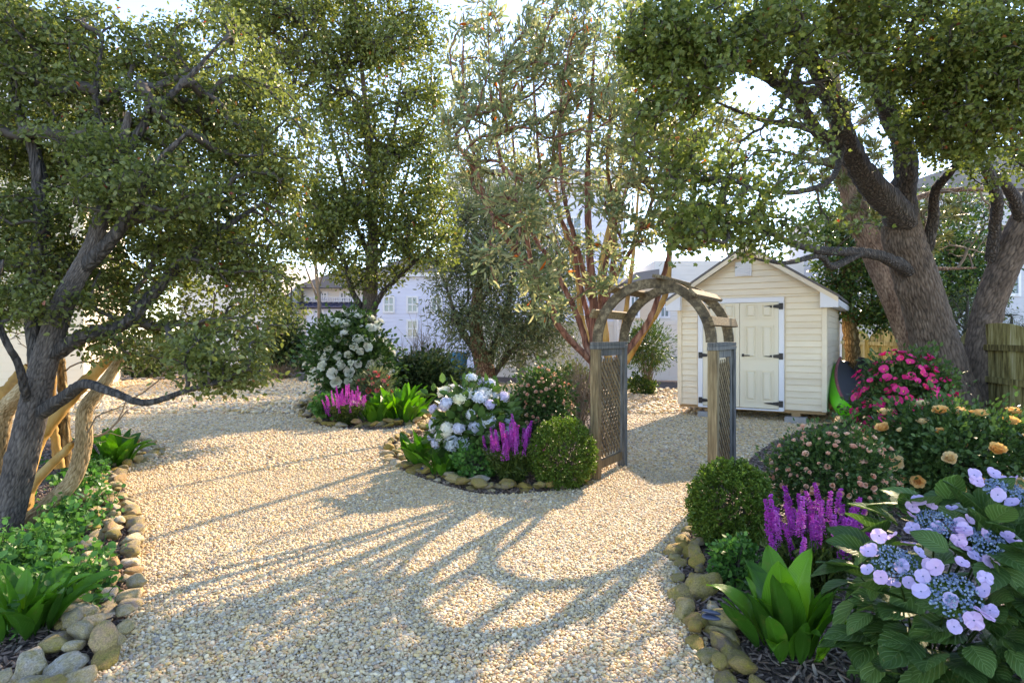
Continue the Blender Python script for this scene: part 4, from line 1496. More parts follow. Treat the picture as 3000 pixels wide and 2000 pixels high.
# C: red-stemmed olive-leaved tree
OY = 7.75
tree('red_stemmed_tree', 'multi-stemmed tree with red-brown limbs and narrow silvery leaves behind the arbor', [
    LB([(1745, 1215, OY), (1742, 1060, OY), (1738, 900, OY), (1725, 700, OY), (1722, 480, OY), (1735, 260, OY), (1745, 60, OY)], [0.073, 0.061, 0.051, 0.043, 0.034, 0.024, 0.007], **{'from': .5}),
    LB([(1735, 1060, OY), (1640, 960, OY - .2), (1610, 880, OY - .3), (1540, 770, OY - .4), (1450, 650, OY - .5), (1400, 510, OY - .5), (1380, 410, OY - .4), (1330, 300, OY - .4)], [0.045, 0.040, 0.037, 0.034, 0.029, 0.022, 0.016, 0.006]),
    LB([(1730, 1050, OY), (1690, 920, OY + .1), (1610, 760, OY + .2), (1560, 680, OY + .3), (1510, 480, OY + .3), (1500, 300, OY + .3)], [0.043, 0.037, 0.030, 0.024, 0.018, 0.006]),
    LB([(1760, 1110, OY), (1850, 1010, OY), (1910, 920, OY), (1945, 800, OY), (1985, 640, OY), (2010, 480, OY)], [0.045, 0.040, 0.037, 0.030, 0.021, 0.007]),
    LB([(1750, 960, OY), (1790, 820, OY + .2), (1800, 640, OY + .3), (1780, 480, OY + .3), (1800, 300, OY + .3), (1850, 150, OY + .3)], [0.043, 0.037, 0.030, 0.024, 0.018, 0.006]),
    LB([(1790, 830, OY + .2), (1850, 730, OY), (1900, 620, OY - .2), (1950, 440, OY - .3), (1990, 280, OY - .3)], [0.030, 0.026, 0.021, 0.016, 0.006]),
    LB([(1732, 880, OY), (1690, 720, OY - .3), (1650, 560, OY - .4), (1640, 360, OY - .4), (1660, 180, OY - .4), (1700, 30, OY - .4)], [0.037, 0.030, 0.024, 0.020, 0.012, 0.005]),
    LB([(1745, 1000, OY), (1765, 850, OY - .2), (1790, 700, OY - .3), (1850, 500, OY - .3), (1870, 300, OY - .3), (1880, 100, OY - .3)], [0.035, 0.031, 0.027, 0.020, 0.014, 0.005]),
    LB([(1740, 1000, OY), (1705, 850, OY + .2), (1670, 700, OY + .2), (1590, 520, OY + .1), (1570, 330, OY + .1), (1560, 160, OY)], [0.035, 0.031, 0.027, 0.020, 0.014, 0.005]),
    LB([(1560, 790, OY - .35), (1530, 640, OY - .4), (1470, 480, OY - .3), (1440, 300, OY - .3), (1430, 120, OY - .3)], [0.027, 0.023, 0.020, 0.012, 0.005]),
    LB([(1400, 510, OY - .5), (1350, 440, OY - .6), (1330, 380, OY - .6)], [0.018, 0.012, 0.005])],
    [lobe(1420, 200, OY - .3, 100, 170, .9), lobe(1390, 420, OY - .5, 90, 130, .7), lobe(1560, 330, OY, 120, 220, 1.0), lobe(1640, 120, OY, 120, 150, 1.0), lobe(1780, 150, OY, 130, 190, 1.0), lobe(1760, 420, OY, 140, 190, 1.1), lobe(1930, 420, OY - .2, 130, 190, .9), lobe(1910, 620, 6.9, 140, 130, .45, 8000), lobe(1650, 640, 6.7, 160, 140, .45, 8000), lobe(1510, 590, 6.8, 120, 120, .45, 5500), lobe(1610, 850, 6.6, 100, 80, .3, 4500), lobe(1760, 770, 6.95, 110, 80, .3, 5000), lobe(1460, 760, 6.6, 70, 80, .3, 3000), lobe(2060, 420, OY, 110, 130, .8), lobe(2020, 680, 6.9, 80, 60, .35)],
    950, 18500, .112, 'lance', M['bark_red'], M['leaf_olive'], 23, rtip=.0042, spread=.06, maxtwig=.018, droop=.12, up=.3, leafdir_out=1.2, group='leafy trees')
# golden-barked companion stems behind it
tree('golden_barked_tree', 'slender bare multi-stemmed tree with peeling golden bark behind the red-stemmed tree', [
    LB([(1800, 1170, 13.5), (1775, 1000, 13.5), (1760, 800, 13.5), (1800, 600, 13.5), (1830, 380, 13.5), (1840, 200, 13.5)], [.10, .085, .07, .06, .04, .012]),
    LB([(1795, 1120, 13.5), (1880, 980, 13.5), (1950, 860, 13.5), (1960, 700, 13.6), (1950, 500, 13.6), (1960, 300, 13.6)], [.085, .075, .06, .05, .035, .012]),
    LB([(1790, 1130, 13.5), (1710, 960, 13.6), (1690, 800, 13.7), (1640, 620, 13.7), (1620, 420, 13.7)], [.075, .065, .05, .04, .012]),
    LB([(1800, 1120, 13.5), (1835, 900, 13.7), (1860, 700, 13.8), (1880, 400, 13.8)], [.07, .055, .045, .012])],
    [lobe(1750, 350, 13.6, 200, 280, 1.0), lobe(1900, 300, 13.6, 150, 260, 1.0), lobe(1640, 300, 13.7, 120, 220, .8)],
    150, 150, .05, 'lance', M['bark_gold'], M['leaf_olive'], 24, rtip=.005, twigbark=M['twig'], group='leafy trees')
# D: small olive-grey tree
DY = 19.0
tree('small_evergreen_tree', 'rounded grey-green small-leaved tree behind the dark hedge shrub',
     [LB([(1425, 1128, DY), (1415, 1060, DY), (1395, 980, DY), (1400, 850, DY), (1430, 700, DY)], [.30, .25, .2, .13, .03], flare=.3, mat=M['bark_brown']),
      LB([(1430, 1120, DY), (1480, 1050, DY), (1540, 970, DY), (1580, 860, DY)], [.10, .085, .06, .02]),
      LB([(1425, 1110, DY), (1450, 1000, DY + .3), (1490, 880, DY + .4), (1510, 740, DY + .4)], [.13, .1, .08, .02]),
      LB([(1410, 1050, DY), (1350, 960, DY), (1310, 850, DY)], [.12, .09, .03])],
     [lobe(1440, 700, DY, 130, 130, 1.6), lobe(1380, 850, DY, 130, 130, 1.5), lobe(1530, 850, DY, 140, 150, 1.5), lobe(1430, 980, DY - .4, 150, 80, 1.2), lobe(1560, 990, DY - .2, 110, 70, 1.0), lobe(1360, 700, DY + .3, 80, 120, 1.2), lobe(1500, 620, DY, 110, 100, 1.2), lobe(1350, 560, DY + .5, 70, 100, 1.2), lobe(1640, 800, DY + .3, 90, 150, 1.2)],
     850, 32000, .15, 'lance', M['twig_dark'], M['leaf_grey'], 25, rtip=.008, spread=.28, up=.5, group='leafy trees')
# E: big double tree at the right
tree('twin_trunk_tree', 'huge twin-trunked tree with furrowed grey bark and green crown over the roses',
     [LB([(2800, 1262, 9.6), (2775, 1130, 9.6), (2735, 980, 9.5), (2690, 830, 9.3), (2645, 690, 9.1), (2640, 600, 8.9)], [.40, .33, .29, .275, .26, .19], m=18, flare=.3, cell=.045, depth=.028, long=3.6, detail=M['furrow_grey'], **{'from': .9}),
      LB([(2870, 1180, 9.9), (2872, 1060, 9.9), (2890, 930, 9.9), (2935, 800, 9.7), (2990, 680, 9.5), (3060, 520, 9.3)], [.23, .21, .20, .20, .20, .14], m=16, cell=.045, depth=.024, long=3.6, detail=M['furrow_grey'], trunk=True, **{'from': .8}),
      LB([(2650, 640, 8.9), (2570, 560, 8.4), (2500, 460, 8.0), (2440, 300, 7.4), (2350, 120, 6.9), (2300, -20, 6.6)], [.20, .16, .13, .10, .07, .03], m=12),
      LB([(2645, 620, 8.9), (2650, 450, 8.6), (2590, 290, 8.2), (2555, 130, 7.8), (2540, -40, 7.4)], [.18, .15, .13, .11, .08], m=12),
      LB([(2500, 465, 8.0), (2400, 390, 7.6), (2330, 285, 7.2), (2290, 255, 6.9), (2200, 210, 6.5), (2080, 200, 6.0)], [.09, .075, .06, .055, .04, .015], m=9),
      LB([(2480, 320, 7.6), (2430, 270, 7.2), (2330, 265, 6.8), (2260, 210, 6.5), (2180, 100, 6.2), (2120, 0, 6.0)], [.075, .06, .055, .045, .03, .012], m=9),
      LB([(2660, 790, 9.1), (2580, 750, 8.6), (2500, 738, 8.3), (2420, 735, 7.8), (2330, 715, 7.0), (2230, 670, 6.2)], [.10, .075, .065, .055, .04, .015], m=9),
      LB([(2520, 742, 8.35), (2440, 780, 8.0), (2400, 750, 7.7), (2300, 770, 7.0), (2180, 750, 6.3)], [.05, .045, .035, .025, .010], m=8),
      LB([(2715, 730, 9.1), (2735, 640, 8.9), (2740, 560, 8.6), (2780, 510, 8.3), (2850, 420, 7.9)], [.09, .075, .06, .05, .02], m=9),
      LB([(2905, 760, 9.7), (2915, 660, 9.4), (2920, 580, 9.0), (2870, 450, 8.4), (2800, 370, 7.9), (2700, 260, 7.3), (2640, 190, 7)], [.09, .085, .08, .065, .05, .03, .012], m=9),
      LB([(2860, 430, 8.4), (2855, 330, 8.0), (2890, 200, 7.6), (2920, 60, 7.3)], [.06, .045, .03, .01], m=9),
      LB([(2520, 480, 8.05), (2450, 410, 7.7), (2350, 370, 7.2), (2230, 350, 6.7), (2100, 300, 6.2)], [.055, .048, .038, .026, .01], m=8),
      LB([(2600, 340, 8.3), (2530, 200, 7.8), (2490, 60, 7.4), (2480, -40, 7.2)], [.075, .06, .045, .03], m=8),
      LB([(2590, 290, 8.2), (2640, 180, 7.8), (2690, 60, 7.4), (2720, -40, 7.2)], [.06, .05, .035, .02], m=8),
      LB([(2850, 430, 8.3), (2930, 330, 7.9), (2990, 220, 7.5), (3020, 90, 7.2)], [.05, .04, .03, .012], m=8),
      LB([(2800, 370, 7.9), (2770, 260, 7.5), (2790, 140, 7.2), (2820, 30, 7.0)], [.04, .032, .024, .01], m=8),
      LB([(2470, 420, 7.8), (2440, 520, 7.4), (2350, 560, 6.9), (2240, 560, 6.3), (2140, 530, 5.9)], [.042, .036, .03, .022, .008], m=8),
      LB([(3000, 660, 9.5), (2960, 560, 9.1), (2900, 500, 8.7), (2820, 400, 8.2)], [.11, .08, .06, .02], m=9)],
     [lobe(2700, 110, 6.6, 230, 150, .8), lobe(2860, 280, 6.8, 190, 190, .8), lobe(2760, 400, 7.0, 150, 90, .6, 9000), lobe(2960, 120, 6.8, 180, 200, .8), lobe(2150, 80, 5.6, 240, 110, .6, 17000), lobe(2000, 220, 5.5, 150, 110, .5, 10000), lobe(2400, 40, 6.2, 220, 90, .7), lobe(2120, 550, 5.7, 200, 140, .6, 9500), lobe(2290, 440, 5.9, 190, 150, .6, 2600), lobe(2060, 670, 5.6, 110, 70, .4, 5000), lobe(1960, 380, 5.6, 120, 120, .5, 4000), lobe(2960, 450, 7.6, 110, 100, .6, 8000), lobe(1930, 110, 5.5, 110, 100, .45), lobe(2420, 250, 6.1, 180, 110, .6, 2600), lobe(2480, 640, 7.4, 120, 60, .4, 1500), lobe(2250, 690, 6.2, 130, 50, .35, 3500)],
     2000, 50000, .048, 'maple', M['trunk_grey'], M['leaf_right'], 26, rtip=.0052, spread=.085, twigbark=M['twig_dark'], group='leafy trees')
# F: leaning pine behind it
pine = tree('leaning_pine', 'leaning pine with flaky red-brown trunk behind the twin-trunked tree',
     [LB([(2760, 1255, 10.3), (2700, 1080, 10.4), (2640, 920, 10.6), (2570, 760, 10.8), (2510, 620, 11.0), (2470, 450, 11.2), (2440, 250, 11.3), (2420, 30, 11.4)], [.25, .215, .20, .19, .18, .15, .12, .08], cell=.05, depth=.026, long=1.8, detail=M['furrow_brown'], **{'from': .6}),
      LB([(2600, 800, 10.8), (2720, 790, 10.9), (2860, 785, 11.2)], [.05, .035, .012]),
      LB([(2600, 620, 11.0), (2760, 560, 11.2), (2980, 560, 11.4)], [.06, .045, .02]),
      LB([(2490, 500, 11.1), (2380, 470, 11.2), (2250, 430, 11.3)], [.05, .035, .012])],
     [lobe(2480, 500, 11.0, 140, 70, .8), lobe(2460, 300, 11.2, 160, 90, 1.0), lobe(2560, 660, 10.9, 90, 60, .6), lobe(2820, 640, 11.4, 170, 120, .8)],
     420, 420, .04, 'needle', M['bark_brown'], M['needle'], 27, rtip=.005, twigbark=M['twig'], group='leafy trees')
g = np.random.default_rng(271)
cl = in_ellipsoids([lobe(2470, 480, 11.0, 140, 80, .8), lobe(2460, 300, 11.2, 150, 90, 1.0), lobe(2530, 640, 10.9, 80, 60, .6), lobe(2700, 650, 11.2, 90, 90, .6)], 150, g)
pp = np.repeat(cl, 45, axis=0)
ax = np.repeat(unit(g.standard_normal((150, 3)) + A([0, 0, .5])), 45, axis=0)
pd = unit(ax * .7 + g.standard_normal(pp.shape) * .7)
stuff(link('needle_tufts', leaf_mesh('needle_tufts', pp, pd, .20 * (.7 + .5 * g.random(len(pp))), 'thin', M['needle'], g, base=A(pine.location)), pine))
# G: holly behind the shed
tree('holly_tree', 'glossy dark holly with slim brown trunk between the shed and the plank fence',
     [LB([(2508, 1140, 13.2), (2500, 1050, 13.2), (2490, 960, 13.2), (2480, 850, 13.3), (2470, 700, 13.4), (2480, 560, 13.5)], [.16, .145, .14, .12, .09, .03]),
      LB([(2492, 880, 13.2), (2440, 800, 13.2), (2420, 720, 13.2)], [.07, .05, .02]),
      LB([(2495, 960, 13.2), (2560, 900, 13.0), (2620, 820, 12.9)], [.06, .045, .015])],
     [lobe(2500, 740, 13.3, 110, 130, 1.0), lobe(2600, 860, 12.9, 110, 110, .9), lobe(2480, 620, 13.5, 120, 110, 1.0), lobe(2640, 930, 12.7, 80, 60, .6), lobe(2440, 880, 13.1, 50, 60, .5), lobe(2600, 720, 13.6, 110, 110, .9)],
     520, 17000, .085, 'ovate', M['bark_tan'], M['leaf_holly'], 28, rtip=.006, spread=.16, group='leafy trees')
tree('bright_evergreen', 'bright green leafy evergreen growing behind the plank fence',
     [LB([(2790, 1150, 15.5), (2785, 950, 15.5), (2780, 700, 15.5)], [.14, .1, .03])],
     [lobe(2780, 650, 15.5, 130, 110, 1.0), lobe(2740, 800, 15.3, 120, 120, 1.0), lobe(2820, 850, 15.3, 110, 90, .9), lobe(2880, 760, 15.6, 70, 90, .8)],
     300, 9500, .10, 'ovate', M['twig_dark'], M['leaf_holly'], 29, rtip=.008, spread=.2, group='leafy trees')
tree('dark_juniper', 'dark feathery juniper just behind the plank fence top',
     [LB([(2830, 1150, 13.2), (2830, 1000, 13.2), (2835, 880, 13.2)], [.08, .06, .02]), LB([(2960, 1120, 12.6), (2960, 1000, 12.6), (2965, 930, 12.6)], [.07, .05, .02])],
     [lobe(2820, 930, 13.2, 70, 70, .6), lobe(2960, 960, 12.6, 80, 50, .5)],
     160, 6000, .07, 'thin', M['twig_dark'], M['leaf_dark'], 30, rtip=.006, spread=.15, group='leafy trees')
# bare trees far behind
for (lab, px, Y, h_, sd) in (('tall bare twiggy tree against the sky left of the red-stemmed tree', 1400, 24.0, 60, 31), ('tall bare twiggy tree against the sky between house and red-stemmed tree', 1560, 25.5, 130, 32), ('bare twiggy tree showing beyond the gap over the shore house', 930, 26.0, 350, 33), ('bare twiggy tree rising behind the shed roof', 2180, 24, 450, 34)):
    tree('bare_tree', lab, [LB([(px, 1090, Y), (px + 6, 900, Y), (px - 10, 700, Y), (px + 5, 450, Y), (px, h_ + 60, Y)], [.09, .08, .065, .045, .01]),
                            LB([(px, 850, Y), (px + 70, 650, Y), (px + 90, 450, Y)], [.045, .035, .012]), LB([(px, 880, Y), (px - 60, 700, Y), (px - 90, 500, Y)], [.045, .035, .012])],
         [lobe(px, 380 + h_ / 3, Y, 130, 260, 1.8), lobe(px, 650, Y, 150, 160, 1.8)], 330, 330, .02, 'needle', M['twig'], M['twig'], sd, rtip=.007, twigbark=M['twig'], group='bare trees behind the garden')
# golden-brown bare trunks behind the leaning tree
tree('old_multi_stem', 'bare crooked stems with tan furrowed bark behind the dark leaning tree', [
    LB([(70, 1545, 5.0), (150, 1470, 5.05), (215, 1400, 5.1), (245, 1300, 5.15), (250, 1200, 5.2), (300, 1130, 5.3), (360, 1040, 5.4)], [.075, .062, .058, .06, .055, .048, .03], cell=.02, depth=.010, detail=M['furrow_tan']),
    LB([(60, 1500, 5.1), (90, 1330, 5.3), (150, 1230, 5.4), (240, 1130, 5.5), (330, 1040, 5.6)], [.075, .07, .062, .055, .04], m=10, mat=M['bark_gold']),
    LB([(65, 1470, 5.15), (110, 1400, 5.2), (190, 1320, 5.3), (215, 1295, 5.3)], [.045, .04, .035, .02], mat=M['bark_gold']),
    LB([(175, 1370, 5.9), (160, 1280, 5.9), (152, 1180, 5.9), (155, 1060, 5.9)], [.05, .043, .04, .035], mat=M['bark_gold']),
    LB([(195, 1365, 6.0), (190, 1250, 6.0), (185, 1150, 6.0), (180, 1050, 6.0)], [.05, .045, .04, .03]),
    LB([(-40, 1500, 5.3), (-10, 1330, 5.3), (10, 1210, 5.3), (60, 1150, 5.3), (110, 1080, 5.4)], [.08, .075, .07, .065, .04], cell=.022, depth=.010, detail=M['furrow_tan']),
    LB([(-80, 1240, 5.5), (20, 1160, 5.5), (90, 1080, 5.6)], [.09, .09, .06], mat=M['bark_gold'])],
    [lobe(330, 1220, 5.4, 110, 90, .4), lobe(200, 950, 5.7, 180, 120, .6), lobe(420, 1000, 5.6, 160, 100, .5)],
    150, 150, .02, 'needle', M['bark_tan'], M['twig'], 35, rtip=.0022, twigbark=M['twig'], minz=.25, group='leafy trees')


# ------------------------------------------------------------------ shrubs
def stems(root, base, tops, r, mat, name='stem_mass', K=5, seed=0):
    g = np.random.default_rng(seed)
    n = len(tops)
    u = np.linspace(0, 1, K)[None, :, None]
    b = base + g.standard_normal((n, 3)) * A([.03, .03, 0])
    c = b * .6 + tops * .4 + A([0, 0, 1]) * (tops[:, 2:3] - b[:, 2:3]) * .25
    ch = (1 - u) ** 2 * b[:, None] + 2 * u * (1 - u) * c[:, None] + u ** 2 * tops[:, None]
    R = np.full((n, K), r) * np.linspace(1.2, .5, K)
    V, q = tubes(ch, R, 4)
    return stuff(link(name, np_mesh(name, V - base, [q], mat, smooth=True), root))


def bush(name, label, cat, px, wpx, top, bot, Y, kind, lsize, nleaf, leaf, seed, depth=None, nclump=90, cl=.10, group=None, stem=M['twig_dark'], up=.5, out=.7, shell=.7, low=0.0):
    """leafy bush; px centre, wpx width, top/bot pixel rows at distance Y"""
    g = np.random.default_rng(seed)
    s = Y / FPX
    x = (px - 1500) * s
    zt = max(.1, CAMZ - (top - HZ) * s)
    zb = max(low, CAMZ - (bot - HZ) * s)
    base = A([x, Y, 0.0])
    c = A([x, Y, (zt + zb) / 2])
    r = A([wpx / 2 * s, depth or wpx / 2 * s * .85, (zt - zb) / 2])
    root = thing(name, label, cat, tuple(base), 0, group)
    cc = in_ellipsoids([(c, r * .88, 1)], nclump, g, shell)
    sh = g.random(nclump)
    cc = c + (cc - c) * np.where(sh < .10, g.uniform(1.12, 1.32, nclump), np.where(sh > .8, g.uniform(.75, .95, nclump), 1))[:, None]
    cc = cc + A([.10 * r[0], 0, 0]) * np.sin(3 * (cc[:, 2:3] - c[2]) / r[2] + seed)
    cc[:, 2] = np.maximum(cc[:, 2], .04)
    k = g.integers(0, nclump, nleaf)
    off = g.standard_normal((nleaf, 3)) * cl
    pos = cc[k] + off
    pos[:, 2] = np.maximum(pos[:, 2], .02)
    dirs = unit(pos - c) * out + unit(off) * .5 + g.standard_normal((nleaf, 3)) * .35 + A([0, 0, .15])
    nr = unit(pos - c) * .8 + g.standard_normal((nleaf, 3)) * .5 + A([0, 0, up])
    me = leaf_mesh('foliage', pos, dirs, lsize * (.6 + .7 * g.random(nleaf)), kind, leaf, g, up, nr, base)
    stuff(link('foliage', me, root))
    stems(root, base, cc[:min(nclump, 60)], .006, stem, seed=seed)
    return root, base, c, r, g


def face_rot(d, g, tilt=.0):
    """rotation taking +Z to direction d, random spin"""
    q = Vector(d).to_track_quat('Z', 'Y')
    return (q.to_matrix() @ Matrix.Rotation(g.uniform(0, 6.28), 3, 'Z')).to_euler()


def blooms(root, base, pos, dirs, meshes, size, g, name='bloom'):
    for p, d in zip(pos, dirs):
        s = size * (g.uniform(.78, 1.2) if g.random() < .8 else g.uniform(.4, .65))
        link(name, meshes[int(g.integers(len(meshes)))], root, tuple(p - base), face_rot(unit(d), g), (s, s, s * g.uniform(.85, 1.1)))


def on_dome(c, r, n, g, zmin=-.3, mind=.0, front=.65):
    """points spread over the bush surface, more of them on the open (path) side"""
    out = []
    tries = 0
    while len(out) < n and tries < n * 80:
        tries += 1
        u = unit(g.standard_normal(3))
        if u[2] < zmin or (u[1] > .25 and g.random() < front):
            continue
        if mind and out and min(np.linalg.norm((u - o) * r) for o in out) < mind:
            continue
        out.append(u)
    u = A(out)
    pos = c + u * r * g.uniform(.82, 1.1, (len(u), 1))
    return pos, unit(u / r) + A([0, 0, .35]) + g.standard_normal(u.shape) * .2


def petal(w, l, cup, curl, nx=3, ny=4, notch=0.0):
    """petal grid from the origin along +Y"""
    V, uv = [], []
    for j in range(ny + 1):
        t = j / ny
        hw = w * (math.sin(math.pi * min(1, .12 + t * .80)) ** .7)
        for i in range(nx + 1):
            u = i / nx * 2 - 1
            V.append((u * hw, t * l * (1 - notch * (1 - abs(u)) * t), cup * (u * u) * hw + curl * t * t))
            uv.append((i / nx, t))
    n = nx + 1
    Fc = [[j * n + i, j * n + i + 1, (j + 1) * n + i + 1, (j + 1) * n + i] for j in range(ny) for i in range(nx)]
    return A(V), A(Fc)


def assemble(parts):
    """parts: (V,F,matrix 3x3, offset, material index)"""
    Vs, Fs, mi, b = [], [], [], 0
    for V, Fc, R, o, k in parts:
        Vs.append(V @ np.asarray(R).T + o)
        Fs.append(Fc + b)
        mi += [k] * len(Fc)
        b += len(V)
    return np.vstack(Vs), Fs, mi


def rotz(a):
    return A([[math.cos(a), -math.sin(a), 0], [math.sin(a), math.cos(a), 0], [0, 0, 1]])


def rotx(a):
    return A([[1, 0, 0], [0, math.cos(a), -math.sin(a)], [0, math.sin(a), math.cos(a)]])


def flat_flower(name, npet, w, l, lift, mats, seed, ctr=.16):
    parts = []
    g = np.random.default_rng(seed)
    for k in range(npet):
        V, Fc = petal(w, l, .25, -.08 * l, notch=.08)
        parts.append((V, Fc, rotz(6.283 * k / npet + g.normal(0, .06)) @ rotx(lift + g.normal(0, .08)), A([0, 0, 0]), 0))
    V, Fc = ico(1)
    if ctr:
        cq = [(V * A([ctr, ctr, ctr * .5]), Fc, np.eye(3), A([0, 0, .05]), 1)]
        V1, F1, m1 = assemble(parts)
        V2, F2, m2 = assemble(cq)
        F2 = [f + len(V1) for f in F2]
        allF = np.concatenate(F1)
        return np_mesh(name, np.vstack([V1, V2]), [allF, np.concatenate(F2)], mats, smooth=True, mi=m1 + m2)
    V1, F1, m1 = assemble(parts)
    return np_mesh(name, V1, [np.concatenate(F1)], mats, smooth=True)


def rose(name, mat, seed, open_=1.0):
    g = np.random.default_rng(seed)
    parts = []
    for ring, (n, lift, sc) in enumerate(((6, .32 * open_, 1.0), (6, .70 * open_, .90), (6, 1.05, .78), (5, 1.35, .64), (4, 1.62, .50), (3, 1.8, .36))):
        for k in range(n):
            V, Fc = petal(.52 * sc, .95 * sc, .55, .22 * sc, 3, 3)
            a = 6.283 * (k + .5 * (ring % 2)) / n + g.normal(0, .15)
            parts.append((V, Fc, rotz(a) @ rotx(lift + g.normal(0, .08)), A([0, 0, .02 * ring]), 0))
    V, F1, m = assemble(parts)
    return np_mesh(name, V, [np.concatenate(F1)], mat, smooth=True)


def mophead(name, mat, seed, n=105, extra=None):
    g = np.random.default_rng(seed)
    parts = []
    i = np.arange(n)
    ph = np.arccos(1 - 1.55 * (i + .5) / n)
    th = i * 2.39996
    for a, b in zip(ph, th):
        d = A([math.sin(a) * math.cos(b), math.sin(a) * math.sin(b), math.cos(a) * .8])
        R = np.asarray((Vector(d + g.normal(0, .33, 3)).to_track_quat('Z', 'Y').to_matrix() @ Matrix.Rotation(g.uniform(0, 6.28), 3, 'Z')))
        for k in range(4):
            V = A([[0, 0, 0], [.12, .11, .06], [0, .23, .045], [-.12, .11, .06]])
            parts.append((V, A([[0, 1, 2, 3]]), R @ rotz(1.5708 * k), d * (.82 + g.normal(0, .10)), 0))
    V, F1, m = assemble(parts)
    Vc, Fcc = ico(2)
    return np_mesh(name, np.vstack([V, Vc * A([.62, .62, .48])]), [np.concatenate(F1), Fcc + len(V)], mat)


def spike(name, seed, n=150):
    g = np.random.default_rng(seed)
    t = g.random(n)
    a = g.uniform(0, 6.28, n)
    rad = .042 * (1 - .75 * t)
    bend = .05 * np.sin(t * 2 + seed)
    pos = np.column_stack([np.cos(a) * rad + bend, np.sin(a) * rad, t])
    d = np.column_stack([np.cos(a), np.sin(a), .5 + 0 * a])
    pos = np.repeat(pos, 3, 0)
    d = np.repeat(d, 3, 0) + g.standard_normal((n * 3, 3)) * .7
    me = leaf_mesh(name, pos, d, .034 * (.7 + .6 * g.random(n * 3)), 'round', M['petal_purple'], g)
    return me


ROSE_W = [rose('bloom', M['petal_white'], 1, .8), rose('bloom', M['petal_white'], 2, .6)]
ROSE_P = [rose('bloom', M['petal_peach'], 3, 1.3), rose('bloom', M['petal_peach'], 4, 1.6)]
ROSE_Y = [rose('bloom', M['petal_yellow'], 5, .8), rose('bloom', M['petal_yellow'], 6, 1.1)]
PINK = [flat_flower('bloom', 5, .55, .95, .35, [M['petal_pink'], M['pollen']], 7), flat_flower('bloom', 5, .6, .95, .6, [M['petal_pink'], M['pollen']], 8)]
CORAL = [rose('bloom', M['petal_coral'], 9, .7), flat_flower('bloom', 5, .6, .9, .5, [M['petal_coral'], M['petal_coral']], 10)]
MOP = [mophead('flower_head', M['petal_hydr'], 11), mophead('flower_head', M['petal_hydr'], 12)]
SPIKE = [spike('flower_spike', 13), spike('flower_spike', 14), spike('flower_spike', 15)]


def rose_bush(name, label, px, wpx, top, bot, Y, nleaf, lsize, meshes, nb, bsize, seed, group=None, leaf='leaf_rose', mind=.0, zmin=-.5, depth=None, cl=.09, nclump=110, kind='ovate', extra=()):
    root, base, c, r, g = bush(name, label, 'rose bush', px, wpx, top, bot, Y, kind, lsize, nleaf, M[leaf], seed, depth=depth, group=group, cl=cl, nclump=nclump)
    pos, d = on_dome(c, r, nb, g, zmin, mind)
    blooms(root, base, pos, d, meshes, bsize, g)
    return root


GR = 'rose bushes in the beds'
rose_bush('rose_bush', 'tall rose bush with white double blooms around the grey-trunked shade tree', 1030, 240, 925, 1180, 12.6, 10000, .095, ROSE_W, 115, .12, 41, GR, mind=.13, cl=.16)
rose_bush('rose_bush', 'rounded dark bush dotted with small peach roses beside the white hydrangea', 1590, 165, 1085, 1300, 7.4, 6500, .045, ROSE_P, 150, .030, 42, GR, mind=.04, cl=.07)
rose_bush('rose_bush', 'rounded dark bush dotted with small peach roses beside the yellow rose bush', 2440, 340, 1250, 1570, 4.75, 11000, .034, ROSE_P, 170, .030, 43, GR, mind=.045, cl=.06, nclump=170)
rose_bush('rose_bush', 'bush covered in magenta-pink single roses at the foot of the twin-trunked tree', 2645, 265, 1035, 1330, 7.6, 8000, .055, PINK, 190, .060, 44, GR, mind=.045, cl=.08)
rose_bush('rose_bush', 'sprawling bush with large apricot-yellow roses behind the lacecap hydrangea', 2800, 520, 1190, 1500, 5.4, 13000, .050, ROSE_Y, 50, .072, 45, GR, mind=.14, depth=.6, cl=.09, nclump=180)
# white hydrangea
root, base, c, r, g = bush('hydrangea', 'white and pale blue mophead hydrangea in the bed beside the arbor', 'hydrangea', 1383, 235, 1115, 1375, 6.9, 'ovate', .125, 1500, M['leaf_hydr'], 46, nclump=80, cl=.07, up=.9, group='hydrangeas')
pos, d = on_dome(c, r, 40, g, -.5, .12)
for p, dd_ in zip(pos, d):
    s = .078 * g.uniform(.7, 1.2)
    link('flower_head', MOP[int(g.integers(2))], root, tuple(p - base), face_rot(unit(dd_), g), (s, s, s))
# coral oleander
root, base, c, r, g = bush('oleander', 'coral-flowered oleander shrub at the foot of the shade tree', 'shrub', 1100, 105, 1085, 1225, 11.6, 'lance', .10, 1800, M['leaf_grey'], 47, nclump=50, cl=.08, up=.2, out=1.0)
pos, d = on_dome(c, r, 46, g, -.4, .07)
blooms(root, base, pos, d, CORAL, .062, g)


